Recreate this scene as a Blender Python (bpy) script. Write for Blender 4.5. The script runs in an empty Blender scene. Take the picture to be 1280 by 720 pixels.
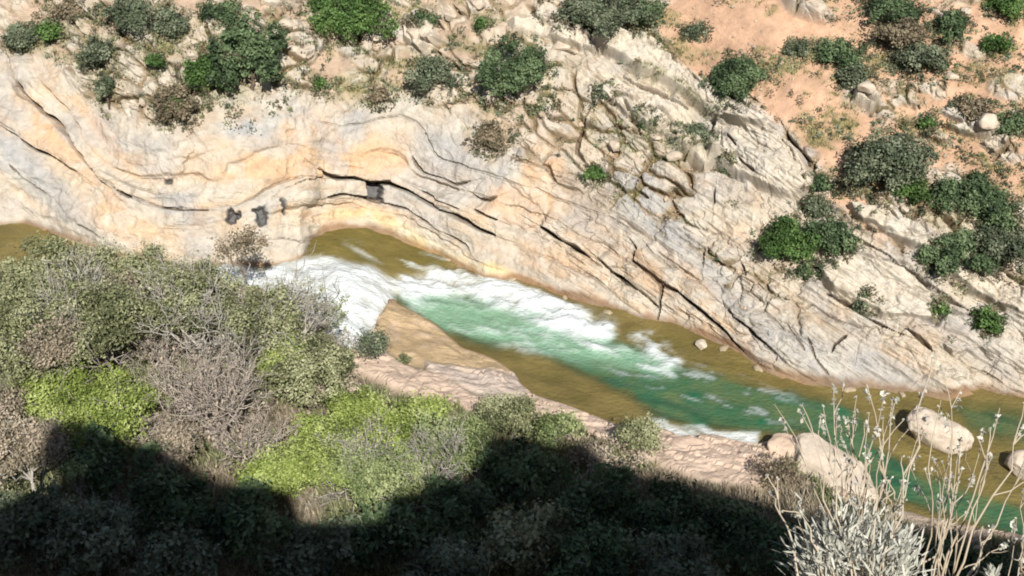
import bpy, bmesh, math, random
import numpy as np

# ------------------------------------------------------------------ camera, light, exposure
SC = bpy.context.scene
COL = SC.collection
CAM = np.array([0.0, 0.0, 40.0])
PITCH = math.radians(35.0)
HFOV = math.radians(40.0)
FPX = 640.0 / math.tan(HFOV / 2)
SUN_EL, SUN_AZ = math.radians(43.6), math.radians(11.0)
SUNV = np.array([math.sin(SUN_AZ) * math.cos(SUN_EL), -math.cos(SUN_AZ) * math.cos(SUN_EL), math.sin(SUN_EL)])

cd = bpy.data.cameras.new('camera'); cam = bpy.data.objects.new('camera', cd); COL.objects.link(cam)
cam.location = CAM; cam.rotation_euler = (math.radians(90) - PITCH, 0, 0)
cd.angle = HFOV; cd.clip_start = 0.1; cd.clip_end = 2000
SC.camera = cam
w = bpy.data.worlds.new('World'); SC.world = w; w.use_nodes = True
nt = w.node_tree; bg = nt.nodes['Background']
sky = nt.nodes.new('ShaderNodeTexSky'); sky.sky_type = 'NISHITA'; sky.sun_disc = False
sky.sun_elevation = SUN_EL; sky.sun_rotation = math.pi - SUN_AZ
nt.links.new(sky.outputs[0], bg.inputs[0]); bg.inputs[1].default_value = 0.054
sd = bpy.data.lights.new('sun', 'SUN'); sun = bpy.data.objects.new('sun', sd); COL.objects.link(sun)
sd.energy = 4.3; sd.angle = math.radians(0.5); sd.color = (1.0, 0.95, 0.87)
from mathutils import Vector
sun.rotation_euler = Vector(SUNV).to_track_quat('Z', 'Y').to_euler(); sun.location = (20, -20, 80)
SC.view_settings.view_transform = 'Standard'; SC.view_settings.look = 'None'
SC.view_settings.exposure = 0.66; SC.view_settings.gamma = 1.0
SC.render.engine = 'CYCLES'
SC.cycles.max_bounces = 4; SC.cycles.diffuse_bounces = 2; SC.cycles.glossy_bounces = 2
SC.cycles.transparent_max_bounces = 6; SC.cycles.transmission_bounces = 2
SC.cycles.pixel_filter_type = 'BLACKMAN_HARRIS'; SC.cycles.filter_width = 1.9

# ------------------------------------------------------------------ projection and noise
cP, sP = math.cos(PITCH), math.sin(PITCH)
def raydir(px, py):
    a = (np.asarray(px, float) - 640) / FPX; b = -(np.asarray(py, float) - 360) / FPX
    return np.stack([a, cP + b * sP, -sP + b * cP], -1)
def project(P):
    d = P - CAM
    f = d[..., 1] * cP - d[..., 2] * sP; f = np.where(f < 0.05, 0.05, f)
    u = d[..., 1] * sP + d[..., 2] * cP
    return 640 + FPX * d[..., 0] / f, 360 - FPX * u / f
def sstep(a, b, x):
    t = np.clip((x - a) / (b - a), 0, 1); return t * t * (3 - 2 * t)
def _h(ix, iy, iz, seed):
    h = (ix.astype(np.int64) * 374761393 + iy.astype(np.int64) * 668265263 + iz.astype(np.int64) * 2147483647 + seed * 974634777) & 0xffffffff
    h = ((h ^ (h >> 13)) * 1274126177) & 0xffffffff
    h = ((h ^ (h >> 16)) * 2246822519) & 0xffffffff
    return ((h ^ (h >> 15)) & 0xffffff) / float(0xffffff)
def vnoise(x, y, z=None, seed=0):
    x = np.asarray(x, float); y = np.asarray(y, float)
    ix = np.floor(x); iy = np.floor(y); fx = x - ix; fy = y - iy
    fx = fx * fx * (3 - 2 * fx); fy = fy * fy * (3 - 2 * fy)
    def lay(iz):
        a = _h(ix, iy, iz, seed); b = _h(ix + 1, iy, iz, seed); c = _h(ix, iy + 1, iz, seed); d = _h(ix + 1, iy + 1, iz, seed)
        return (a * (1 - fx) + b * fx) * (1 - fy) + (c * (1 - fx) + d * fx) * fy
    if z is None: return lay(np.zeros_like(ix)) * 2 - 1
    z = np.asarray(z, float); iz = np.floor(z); fz = z - iz; fz = fz * fz * (3 - 2 * fz)
    return (lay(iz) * (1 - fz) + lay(iz + 1) * fz) * 2 - 1
def fbm(x, y, z=None, oct=4, seed=0, gain=0.5, ridge=False):
    s = 0; a = 1; n = 0; f = 1.0
    for k in range(oct):
        v = vnoise(x * f + 17.3 * k, y * f - 9.1 * k, None if z is None else z * f + 5.7 * k, seed + k)
        if ridge: v = 1 - 2 * np.abs(v)
        s = s + v * a; n += a; a *= gain; f *= 2.03
    return s / n
def worley(x, y, seed=0, jit=0.9):
    ix = np.floor(x); iy = np.floor(y)
    f1 = np.full(x.shape, 9.0); f2 = np.full(x.shape, 9.0); idv = np.zeros(x.shape); cx = np.zeros(x.shape); cy = np.zeros(x.shape)
    z = np.zeros_like(ix)
    for dx in (-1, 0, 1):
        for dy in (-1, 0, 1):
            jx = ix + dx; jy = iy + dy
            qx = jx + 0.5 + jit * (_h(jx, jy, z, seed) - 0.5); qy = jy + 0.5 + jit * (_h(jx, jy, z, seed + 7) - 0.5)
            d = np.hypot(qx - x, qy - y)
            m = d < f1
            f2 = np.where(m, f1, np.minimum(f2, d))
            idv = np.where(m, _h(jx, jy, z, seed + 13), idv); cx = np.where(m, qx, cx); cy = np.where(m, qy, cy)
            f1 = np.where(m, d, f1)
    return f1, f2, idv, cx, cy
def interp2(xs, ys, G, x, y):
    i = np.clip(np.searchsorted(xs, x) - 1, 0, len(xs) - 2); j = np.clip(np.searchsorted(ys, y) - 1, 0, len(ys) - 2)
    a = np.clip((x - xs[i]) / (xs[i + 1] - xs[i]), 0, 1); b = np.clip((y - ys[j]) / (ys[j + 1] - ys[j]), 0, 1)
    return (G[j, i] * (1 - a) + G[j, i + 1] * a) * (1 - b) + (G[j + 1, i] * (1 - a) + G[j + 1, i + 1] * a) * b
def polyline(U, V, pts, margin=60):
    """distance and signed offset (positive on the upper side in the view) to a polyline, 1e3 outside the margin"""
    pts = np.array(pts, float)
    D = np.full(U.shape, 1e3); S = np.full(U.shape, 1e3); T = np.zeros(U.shape)
    m = (U > pts[:, 0].min() - margin) & (U < pts[:, 0].max() + margin) & (V > pts[:, 1].min() - margin) & (V < pts[:, 1].max() + margin)
    if not m.any(): return D, S, T
    u = U[m]; v = V[m]; best = np.full(u.shape, 1e3); sg = np.full(u.shape, 1e3); tt = np.zeros(u.shape)
    L = np.r_[0, np.cumsum(np.hypot(*np.diff(pts, axis=0).T))]
    for k in range(len(pts) - 1):
        a, b = pts[k], pts[k + 1]; e = b - a; l2 = e @ e
        t = np.clip(((u - a[0]) * e[0] + (v - a[1]) * e[1]) / l2, 0, 1)
        qx = u - a[0] - t * e[0]; qy = v - a[1] - t * e[1]; d = np.hypot(qx, qy)
        s = -(e[0] * qy - e[1] * qx) / math.sqrt(l2)
        n = d < best
        best = np.where(n, d, best); sg = np.where(n, np.where(s >= 0, d, -d), sg); tt = np.where(n, (L[k] + t * math.sqrt(l2)) / L[-1], tt)
    D[m] = best; S[m] = sg; T[m] = tt
    return D, S, T
def poly_sd(U, V, pts):
    """signed distance to a closed outline, positive inside"""
    pts = np.array(pts, float); n = len(pts)
    d = np.full(U.shape, 1e9); ins = np.zeros(U.shape, bool)
    for k in range(n):
        a, b = pts[k], pts[(k + 1) % n]; e = b - a
        t = np.clip(((U - a[0]) * e[0] + (V - a[1]) * e[1]) / (e @ e), 0, 1)
        d = np.minimum(d, np.hypot(U - a[0] - t * e[0], V - a[1] - t * e[1]))
        c = ((a[1] > V) != (b[1] > V)) & (U < (b[0] - a[0]) * (V - a[1]) / (b[1] - a[1] + 1e-9) + a[0])
        ins ^= c
    return np.where(ins, d, -d)
def blob(U, V, cx, cy, rx, ry, ang=0.0, soft=0.6):
    a = math.radians(ang); x = (U - cx) * math.cos(a) + (V - cy) * math.sin(a); y = -(U - cx) * math.sin(a) + (V - cy) * math.cos(a)
    return 1 - sstep(1 - soft, 1 + soft * 0.6, np.hypot(x / rx, y / ry))

# ------------------------------------------------------------------ lie of the land
def WL(x): return 1.2 * (1 - sstep(-9.0, -4.0, x))
def to_level(pts):
    out = []
    for px, py in pts:
        d = raydir(px, py); t = 60.0
        for _ in range(12): t = (WL(CAM[0] + t * d[0]) - CAM[2]) / d[2]
        P = CAM + t * d; out.append((P[0], P[1]))
    return np.array(out)
FAR_PX = [(-500, 235), (-200, 262), (-60, 280), (0, 280), (30, 278), (60, 288), (95, 303), (150, 322), (220, 334), (300, 332), (345, 332), (378, 321), (390, 299), (402, 290),
          (430, 283), (460, 284), (490, 292), (520, 307), (550, 318), (580, 335), (605, 347), (625, 350), (640, 346), (660, 353), (700, 368), (740, 378),
          (773, 386), (801, 399), (835, 403), (853, 408), (868, 416), (890, 425), (925, 438), (960, 462), (1000, 475), (1050, 481), (1100, 483), (1130, 487),
          (1150, 491), (1185, 495), (1205, 489), (1230, 487), (1255, 496), (1290, 500), (1400, 530), (1700, 620)]
NEAR_PX = [(-500, 330), (-100, 345), (100, 350), (250, 350), (330, 362), (400, 412), (440, 440), (458, 432), (472, 402), (486, 374), (499, 381), (520, 391), (547, 407), (560, 420), (578, 435),
           (605, 443), (628, 454), (642, 466), (650, 479), (668, 494), (700, 503), (735, 517), (770, 531), (800, 533), (822, 533), (850, 545), (880, 541), (940, 557), (960, 552), (1000, 570), (1060, 610),
           (1110, 632), (1200, 655), (1290, 672), (1400, 700), (1700, 800)]
fp = to_level(FAR_PX); npp = to_level(NEAR_PX)
XS = np.linspace(-60, 60, 2401)
def smooth(a, n):
    k = np.hanning(2 * n + 1); k /= k.sum(); return np.convolve(np.pad(a, n, 'edge'), k, 'valid')
YF = smooth(np.interp(XS, fp[:, 0], fp[:, 1]), 4)
YN = smooth(np.interp(XS, npp[:, 0], npp[:, 1]), 5)
YNs = smooth(np.interp(XS, npp[:, 0], npp[:, 1]), 60)
YFs = smooth(np.interp(XS, fp[:, 0], fp[:, 1]), 90)
def h_far(x, y):
    yf = np.interp(x, XS, YF); D = y - yf; D = D + (yf - np.interp(x, XS, YFs)) * sstep(0.0, 3.5, D); t = sstep(-3, 7, x)
    s1 = 1.55 * (1 - t) + 1.0 * t; Dc = 4.6 * (1 - t) + 4.0 * t; s2 = 0.62
    k = 1.2; m = -k * np.logaddexp(-D / k, -Dc / k)
    m0 = -k * np.logaddexp(0, -Dc / k)
    up = s2 * D + (s1 - s2) * (m - m0)
    up = up + 0.5 * np.sin(x * 0.31 + 1.0) * sstep(2, 9, D) + 0.35 * np.sin(x * 0.7 + D * 0.4) * sstep(3, 8, D)
    dn = np.maximum(0.32 * D, -1.3 + 0.05 * D)
    return WL(x) + np.where(D > 0, up, dn)
# shade line traced on the near slope -> crest of the hill behind the photographer
SHADE = [(-200, 690), (-60, 650), (0, 632), (40, 615), (72, 598), (70, 560), (78, 528), (100, 522), (125, 535), (160, 552), (200, 557), (232, 575), (262, 597), (300, 604), (340, 605),
         (380, 620), (420, 636), (480, 622), (540, 606), (585, 595), (602, 560), (612, 540), (640, 545), (690, 552), (735, 555), (752, 572), (800, 592), (850, 600), (900, 612),
         (950, 625), (1000, 640), (1060, 652), (1130, 655), (1200, 662), (1280, 670), (1500, 700)]
CREST_Y = -10.0
def h_near_raw(x, y):
    d = np.interp(x, XS, YN) - y; ds = np.interp(x, XS, YNs) - y
    low = np.where(d > 0, (0.45 + 0.65 * sstep(-7.5, -9.5, x) + 0.3 * sstep(2, 8, x)) * (1 - np.exp(-d * 0.9)) + 0.13 * np.maximum(ds - 1, 0), np.maximum(0.45 * d, -1.6))
    low = low + WL(x)
    return low
cliff_y = [-60, -30, CREST_Y - 1, CREST_Y, -4.5, -3.5, 1.3, 1.6, 2.0, 3.0, 6.0, 12.0, 20.0, 27.0, 33.5]
def h_near(x, y):
    low = h_near_raw(x, y)
    up = np.interp(y, [-4.2, 1.25, 1.7, 2.3, 3.5, 6, 12, 20, 27, 33.5], [38.35, 38.3, 38.0, 37.0, 35.3, 31.8, 24.5, 15.5, 8.5, 2.0])
    drop = 9.0 * sstep(2.5, 9.5, np.abs(x)) * sstep(14, 2, y); up = up - drop
    return np.where(y < 33.5, np.maximum(low, up), low)
def march(px, py, hf, lift=0.0, t0=30.0, t1=110.0, n=260):
    d = raydir(px, py); shp = d.shape[:-1]; t = np.full(shp, t1); done = np.zeros(shp, bool)
    prev = np.full(shp, t0)
    for s in np.linspace(t0, t1, n):
        P = CAM + d * s; g = P[..., 2] - hf(P[..., 0], P[..., 1]) - lift
        hit = (g <= 0) & ~done
        t = np.where(hit, s, t); prev = np.where(hit | done, prev, s); done |= hit
    lo = prev; hi = t
    for _ in range(18):
        m = 0.5 * (lo + hi); P = CAM + d * m[..., None]; g = P[..., 2] - hf(P[..., 0], P[..., 1]) - lift
        lo = np.where(g > 0, m, lo); hi = np.where(g > 0, hi, m)
    return hi
def at_far(px, py, lift=0.0):
    t = march(np.array([px]), np.array([py]), h_far, lift); return CAM + raydir(px, py) * t[0]
def h_any(x, y): return np.maximum(h_far(x, y), h_near(x, y))
def at_near(px, py, lift=0.0):
    t = march(np.array([px]), np.array([py]), lambda x, y: np.where(y > np.interp(x, XS, YN) + 1.2, -50.0, h_near(x, y)), lift, 30, 80); return CAM + raydir(px, py) * t[0]

# ------------------------------------------------------------------ object helpers
def tag(o, label=None, cat=None, group=None, kind=None):
    for k, v in (('label', label), ('category', cat), ('group', group), ('kind', kind)):
        if v: o[k] = v
    return o
def empty(name, loc):
    o = bpy.data.objects.new(name, None); o.location = loc; o.empty_display_size = 0.2; COL.objects.link(o); return o
def mesh_np(name, V, F, mat, parent=None, loc=None, attrs=None, smooth_=False):
    """V (n,3); F list of (m,k) face arrays; attrs name -> (n,3) colours or (n,) floats"""
    me = bpy.data.meshes.new(name); V = np.asarray(V, np.float32)
    if loc is not None: V = V - np.asarray(loc, np.float32)
    me.vertices.add(len(V)); me.vertices.foreach_set('co', V.ravel())
    F = [np.asarray(f, np.int32) for f in F if len(f)]
    nl = sum(f.size for f in F); npoly = sum(len(f) for f in F)
    me.loops.add(nl); me.polygons.add(npoly)
    me.loops.foreach_set('vertex_index', np.concatenate([f.ravel() for f in F]))
    tot = np.concatenate([np.full(len(f), f.shape[1], np.int32) for f in F]); st = np.r_[0, np.cumsum(tot)[:-1]].astype(np.int32)
    me.polygons.foreach_set('loop_start', st)
    me.polygons.foreach_set('use_smooth', np.full(npoly, smooth_))
    me.update(calc_edges=True)
    for k, a in (attrs or {}).items():
        a = np.asarray(a, np.float32)
        if a.ndim == 2:
            at = me.attributes.new(k, 'FLOAT_COLOR', 'POINT'); at.data.foreach_set('color', np.c_[a, np.ones(len(a), np.float32)].ravel())
        else:
            at = me.attributes.new(k, 'FLOAT', 'POINT'); at.data.foreach_set('value', a)
    me.materials.append(mat)
    o = bpy.data.objects.new(name, me); COL.objects.link(o)
    if parent is not None: o.parent = parent
    elif loc is not None: o.location = loc
    return o
def grid_faces(nv, nu):
    i = np.arange(nv * nu).reshape(nv, nu)
    return np.stack([i[:-1, :-1], i[1:, :-1], i[1:, 1:], i[:-1, 1:]], -1).reshape(-1, 4)

# ------------------------------------------------------------------ materials
def new_mat(name):
    m = bpy.data.materials.new(name); m.use_nodes = True; n = m.node_tree.nodes; n.clear()
    return m, n, m.node_tree.links
def mat_ground(name, bump=0.5, rough=0.92, scale=1.0):
    m, n, l = new_mat(name)
    out = n.new('ShaderNodeOutputMaterial'); p = n.new('ShaderNodeBsdfPrincipled'); p.inputs['Roughness'].default_value = rough
    p.inputs['Specular IOR Level'].default_value = 0.2
    a = n.new('ShaderNodeAttribute'); a.attribute_name = 'albedo'
    tc = n.new('ShaderNodeTexCoord')
    n1 = n.new('ShaderNodeTexNoise'); n1.inputs['Scale'].default_value = 2.3 * scale; n1.inputs['Detail'].default_value = 8; n1.inputs['Roughness'].default_value = 0.65
    n2 = n.new('ShaderNodeTexNoise'); n2.inputs['Scale'].default_value = 9 * scale; n2.inputs['Detail'].default_value = 6; n2.inputs['Roughness'].default_value = 0.7
    l.new(tc.outputs['Object'], n1.inputs['Vector']); l.new(tc.outputs['Object'], n2.inputs['Vector'])
    r = n.new('ShaderNodeMapRange'); r.inputs[1].default_value = 0.3; r.inputs[2].default_value = 0.7; r.inputs[3].default_value = 0.82; r.inputs[4].default_value = 1.16
    l.new(n1.outputs['Fac'], r.inputs[0])
    mx = n.new('ShaderNodeVectorMath'); mx.operation = 'SCALE'; l.new(a.outputs['Color'], mx.inputs[0]); l.new(r.outputs[0], mx.inputs['Scale'])
    l.new(mx.outputs[0], p.inputs['Base Color'])
    b = n.new('ShaderNodeBump'); b.inputs['Strength'].default_value = bump; b.inputs['Distance'].default_value = 0.12
    l.new(n2.outputs['Fac'], b.inputs['Height']); l.new(b.outputs[0], p.inputs['Normal'])
    l.new(p.outputs[0], out.inputs[0]); return m
def mat_leaf(name, c1, c2, c3, trans=0.25):
    m, n, l = new_mat(name)
    out = n.new('ShaderNodeOutputMaterial')
    a = n.new('ShaderNodeAttribute'); a.attribute_name = 'tint'
    cr = n.new('ShaderNodeValToRGB'); e = cr.color_ramp.elements
    e[0].position = 0.0; e[0].color = (*c1, 1); e[1].position = 1.0; e[1].color = (*c3, 1)
    k = cr.color_ramp.elements.new(0.5); k.color = (*c2, 1)
    l.new(a.outputs['Fac'], cr.inputs[0])
    d = n.new('ShaderNodeBsdfPrincipled'); d.inputs['Roughness'].default_value = 0.6; d.inputs['Specular IOR Level'].default_value = 0.3
    t = n.new('ShaderNodeBsdfTranslucent'); mx = n.new('ShaderNodeMixShader'); mx.inputs[0].default_value = trans
    l.new(cr.outputs[0], d.inputs['Base Color']); l.new(cr.outputs[0], t.inputs[0])
    l.new(d.outputs[0], mx.inputs[1]); l.new(t.outputs[0], mx.inputs[2]); l.new(mx.outputs[0], out.inputs[0]); return m
def mat_bark(name, c1, c2):
    m, n, l = new_mat(name)
    out = n.new('ShaderNodeOutputMaterial'); p = n.new('ShaderNodeBsdfPrincipled'); p.inputs['Roughness'].default_value = 0.9
    tc = n.new('ShaderNodeTexCoord'); nz = n.new('ShaderNodeTexNoise'); nz.inputs['Scale'].default_value = 6; nz.inputs['Detail'].default_value = 5
    cr = n.new('ShaderNodeValToRGB'); e = cr.color_ramp.elements; e[0].position = 0.35; e[0].color = (*c1, 1); e[1].position = 0.65; e[1].color = (*c2, 1)
    l.new(tc.outputs['Object'], nz.inputs['Vector']); l.new(nz.outputs['Fac'], cr.inputs[0]); l.new(cr.outputs[0], p.inputs['Base Color']); l.new(p.outputs[0], out.inputs[0]); return m
M_ROCK = mat_ground('limestone_rock', 0.55)
M_NEAR = mat_ground('bank_ground', 0.6)
M_BOULDER = mat_ground('boulder_rock', 0.5, scale=1.6)
G = {
 'dark':   mat_leaf('dark_evergreen_leaves', (0.03, 0.05, 0.024), (0.085, 0.135, 0.06), (0.19, 0.26, 0.13)),
 'grey':   mat_leaf('grey_green_leaves', (0.055, 0.07, 0.042), (0.14, 0.175, 0.105), (0.27, 0.30, 0.2)),
 'bright': mat_leaf('fresh_green_leaves', (0.035, 0.07, 0.018), (0.08, 0.155, 0.038), (0.16, 0.26, 0.08)),
 'olive':  mat_leaf('olive_green_leaves', (0.075, 0.085, 0.04), (0.24, 0.26, 0.13), (0.45, 0.46, 0.28)),
 'lime':   mat_leaf('yellow_green_leaves', (0.12, 0.16, 0.035), (0.29, 0.37, 0.09), (0.48, 0.55, 0.2), 0.3),
 'pale':   mat_leaf('pale_green_leaves', (0.09, 0.12, 0.04), (0.23, 0.29, 0.12), (0.40, 0.44, 0.22)),
 'pink':   mat_leaf('pinkish_dry_leaves', (0.16, 0.14, 0.095), (0.33, 0.28, 0.205), (0.52, 0.44, 0.34)),
 'dry':    mat_leaf('dry_brown_leaves', (0.11, 0.095, 0.06), (0.22, 0.185, 0.12), (0.36, 0.29, 0.2)),
 'straw':  mat_leaf('yellow_dry_grass', (0.13, 0.13, 0.04), (0.22, 0.2, 0.075), (0.34, 0.29, 0.13)),
 'silver': mat_leaf('silver_leaves', (0.30, 0.31, 0.26), (0.48, 0.48, 0.42), (0.64, 0.62, 0.55), 0.15),
}
B_GREY = mat_bark('grey_bark', (0.17, 0.15, 0.12), (0.32, 0.29, 0.25))
B_PALE = mat_bark('pale_bark', (0.3, 0.28, 0.24), (0.48, 0.45, 0.4))
B_TWIG = mat_bark('twig_bark', (0.26, 0.22, 0.185), (0.50, 0.44, 0.38))
B_BROWN = mat_bark('brown_bark', (0.08, 0.06, 0.045), (0.16, 0.12, 0.09))
B_STEM = mat_bark('dry_stem', (0.34, 0.28, 0.2), (0.56, 0.48, 0.37))

# ------------------------------------------------------------------ bedding lines of the folded rock, traced with their level in the pile of beds
BEDS = [
 (-75, [(-120, 130), (-40, 165), (15, 207), (58, 242), (102, 280), (130, 297), (200, 310), (290, 305)]),
 (-35, [(-120, 70), (-40, 130), (0, 158), (26, 172), (47, 188), (64, 196), (96, 215), (125, 236), (150, 262), (200, 285), (290, 275), (340, 262), (385, 252)]),
 (0,   [(-120, -30), (-20, 40), (7, 67), (20, 110), (53, 140), (87, 170), (108, 202), (125, 222), (143, 235), (166, 247), (200, 260), (261, 261), (302, 254), (340, 232), (390, 222),
        (416, 220), (455, 226), (487, 228), (511, 237), (531, 248), (563, 263), (587, 275), (619, 293), (650, 312)]),
 (-25, [(406, 246), (426, 241), (452, 245), (479, 253), (511, 260), (540, 277), (563, 292), (581, 304), (592, 321)]),
 (-58, [(400, 290), (430, 283), (460, 284), (490, 292), (520, 308), (550, 318), (580, 335), (625, 352)]),
 (20,  [(673, 282), (701, 300), (734, 320), (764, 338), (792, 358), (825, 384), (860, 410)]),
 (45,  [(50, 70), (80, 120), (115, 175), (150, 205), (200, 207), (265, 196), (300, 182), (360, 168), (400, 178), (429, 190), (458, 178), (496, 172), (517, 196), (528, 213), (557, 225),
        (589, 232), (640, 245), (700, 266), (760, 290), (791, 322), (828, 356), (850, 365), (883, 393), (908, 414), (932, 439), (970, 470)]),
 (72,  [(913, 387), (933, 403), (953, 423), (976, 447), (1010, 472)]),
 (90,  [(100, 40), (130, 100), (165, 145), (215, 155), (300, 132), (360, 118), (430, 130), (500, 122), (560, 152), (600, 190), (660, 215), (740, 245), (850, 312), (920, 370)]),
 (155, [(250, 50), (350, 60), (450, 55), (560, 80), (650, 140), (750, 195), (850, 235), (950, 305), (1033, 367), (1066, 388), (1166, 440), (1280, 505)]),
 (240, [(700, 80), (800, 140), (900, 190), (1000, 245), (1096, 312), (1140, 340), (1196, 380), (1280, 430)]),
 (285, [(740, 48), (820, 90), (900, 135), (986, 180), (1020, 205), (1100, 255), (1200, 320), (1290, 370)]),
 (400, [(900, 0), (1000, 60), (1100, 120), (1290, 240)]),
]
pp = np.array([p for lv, ps in BEDS for p in ps], float); lv = np.array([l_ for l_, ps in BEDS for p in ps], float)
def tps(r): return np.where(r > 0, r * r * np.log(r + 1e-9), 0)
_sc = 100.0; Q = pp / _sc; n_ = len(Q)
A_ = tps(np.linalg.norm(Q[:, None] - Q[None], axis=-1)) + np.eye(n_) * 0.02
Pm = np.c_[np.ones(n_), Q]
sol = np.linalg.solve(np.block([[A_, Pm], [Pm.T, np.zeros((3, 3))]]), np.r_[lv, 0, 0, 0])
def bed_level(U, V):
    X = np.c_[U.ravel(), V.ravel()] / _sc; s = sol[n_] + X @ sol[n_ + 1:]
    for k in range(n_): s += sol[k] * tps(np.hypot(X[:, 0] - Q[k, 0], X[:, 1] - Q[k, 1]))
    return s.reshape(U.shape)
gx = np.arange(-1000, 2301, 10.0); gy = np.arange(-460, 700, 10.0)
GU, GV = np.meshgrid(gx, gy); BEDG = bed_level(np.clip(GU, -150, 1450), np.clip(GV, -80, 560))
TG = march(GU[::1, ::1], GV, h_far, 0, 30, 160, 260)

CRACKS = [  # outline, depth m, width px, overhang m
 ([(7, 67), (20, 105), (53, 140), (61, 146), (87, 170), (108, 202), (125, 222), (140, 237)], 0.65, 3.6, 0.5),
 ([(143, 233), (152, 240), (166, 247)], 0.6, 3.4, 0.35),
 ([(0, 158), (26, 172), (47, 188), (64, 194), (96, 215)], 0.5, 2.8, 0.4),
 ([(67, 248), (85, 264), (102, 280), (130, 297)], 0.2, 1.6, 0.08),
 ([(15, 207), (35, 226), (58, 242)], 0.18, 1.6, 0.05),
 ([(196, 258), (225, 262), (261, 263)], 0.2, 1.5, 0.1),
 ([(366, 232), (378, 227), (390, 222), (405, 221)], 0.35, 1.8, 0.15),
 ([(396, 210), (408, 218), (417, 221), (440, 222), (455, 227), (487, 229), (511, 238), (531, 249), (563, 264), (587, 277), (604, 288), (619, 294)], 0.75, 3.4, 0.42),
 ([(406, 246), (426, 242), (452, 246), (465, 250), (479, 254)], 0.4, 2.2, 0.2),
 ([(479, 254), (511, 261), (540, 277), (563, 292), (581, 304), (592, 321)], 0.25, 1.8, 0.12),
 ([(530, 238), (548, 246), (563, 254), (580, 262)], 0.3, 2.0, 0.2),
 ([(517, 196), (522, 208), (532, 216), (557, 222), (572, 230), (590, 226)], 0.25, 1.8, 0.15),
 ([(590, 240), (600, 248), (612, 250), (622, 246)], 0.3, 2.0, 0.2),
 ([(595, 262), (610, 270), (624, 276)], 0.35, 2.2, 0.2),
 ([(673, 282), (701, 300), (720, 310), (734, 320)], 0.6, 3.2, 0.45),
 ([(746, 322), (764, 338), (792, 358), (812, 374), (825, 384)], 0.6, 3.2, 0.4),
 ([(789, 301), (796, 313), (791, 327), (807, 339), (828, 356), (850, 365), (866, 378), (883, 393), (908, 414), (932, 439)], 0.5, 2.6, 0.25),
 ([(828, 356), (827, 370), (826, 384), (822, 402)], 0.4, 2.2, 0.1),
 ([(913, 387), (933, 403), (953, 423), (976, 447)], 0.45, 2.2, 0.2),
 ([(690, 300), (712, 318), (730, 330)], 0.12, 1.5, 0.05),
 ([(1033, 367), (1050, 377), (1066, 384)], 0.4, 2.4, 0.2), ([(1066, 384), (1085, 398), (1112, 412), (1130, 420)], 0.3, 2.0, 0.12),
 ([(1130, 411), (1148, 425), (1166, 440)], 0.4, 2.2, 0.2), ([(1178, 431), (1190, 443)], 0.3, 2.0, 0.1),
 ([(1070, 296), (1094, 310), (1120, 326), (1144, 341), (1178, 367), (1210, 388)], 0.28, 1.8, 0.14),
 ([(975, 150), (990, 178), (1008, 196), (1024, 214)], 0.35, 2.6, 0.2),
 ([(912, 175), (925, 190)], 0.35, 2.4, 0.1), ([(927, 206), (936, 218), (950, 226)], 0.35, 2.4, 0.1),
 ([(1060, 206), (1080, 240), (1100, 262), (1120, 280)], 0.2, 2.0, 0.1),
 ([(1058, 420), (1043, 432), (1040, 440)], 0.3, 1.8, 0.1),
 ([(928, 330), (935, 346)], 0.3, 2.0, 0.1), ([(895, 240), (893, 258)], 0.3, 1.8, 0.1), ([(560, 60), (575, 78), (590, 92)], 0.3, 2.0, 0.1),
 ([(745, 110), (742, 135), (732, 150), (725, 172), (722, 190), (735, 205)], 0.4, 3.0, 0.1), ([(690, 60), (720, 70)], 0.3, 2.0, 0.1),
 ([(780, 95), (820, 118), (860, 140)], 0.4, 3.0, 0.1), ([(800, 222), (795, 240), (812, 250)], 0.35, 2.2, 0.1),
 ([(1030, 300), (1050, 320), (1060, 335)], 0.3, 2.0, 0.1), ([(1010, 425), (1020, 450), (1035, 468)], 0.15, 1.6, 0.05), ([(985, 405), (1005, 440)], 0.15, 1.6, 0.05),
]
HOLES = [  # niches and sockets in the rock: outline, depth
 ([(454, 227), (476, 229), (476, 252), (456, 250)], 1.2),
 ([(283, 266), (292, 263), (299, 270), (297, 280), (287, 281)], 0.6), ([(315, 266), (333, 257), (335, 278), (327, 285)], 0.5),
 ([(350, 252), (356, 253), (362, 265), (356, 270)], 0.5), ([(199, 221), (212, 221), (212, 227), (201, 227)], 0.4),
]

# ------------------------------------------------------------------ far bank: rock wall and hillside, one sheet
ui = np.arange(-30, 1311, 1.25); uo1 = np.arange(-900, -30, 9.0); uo2 = np.arange(1311, 2200, 9.0)
ua = np.r_[uo1, ui, uo2]
va = np.r_[np.arange(-420, -12, 8.0), np.arange(-12, 520, 1.25), np.arange(520, 680, 5.0)]
U, V = np.meshgrid(ua, va)
T = interp2(gx, gy, TG, U, V)
# refine so that the water's edge stays sharp
for _ in range(3):
    P = CAM + raydir(U, V) * T[..., None]; g = P[..., 2] - h_far(P[..., 0], P[..., 1]); T = T + g * 0.55
P = CAM + raydir(U, V) * T[..., None]
gu = np.gradient(P, axis=1); gv = np.gradient(P, axis=0)
N = np.cross(gv, gu); N /= np.linalg.norm(N, axis=-1, keepdims=True) + 1e-12
N = np.where((N[..., 2] < 0)[..., None], -N, N)
X, Y, Z = P[..., 0], P[..., 1], P[..., 2]
wob = fbm(U / 46, V / 46, oct=4, seed=3)
wob2 = fbm(U / 14, V / 14, oct=3, seed=5)
BL = interp2(gx, gy, BEDG, U, V) + 7 * wob + 2.0 * wob2
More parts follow.
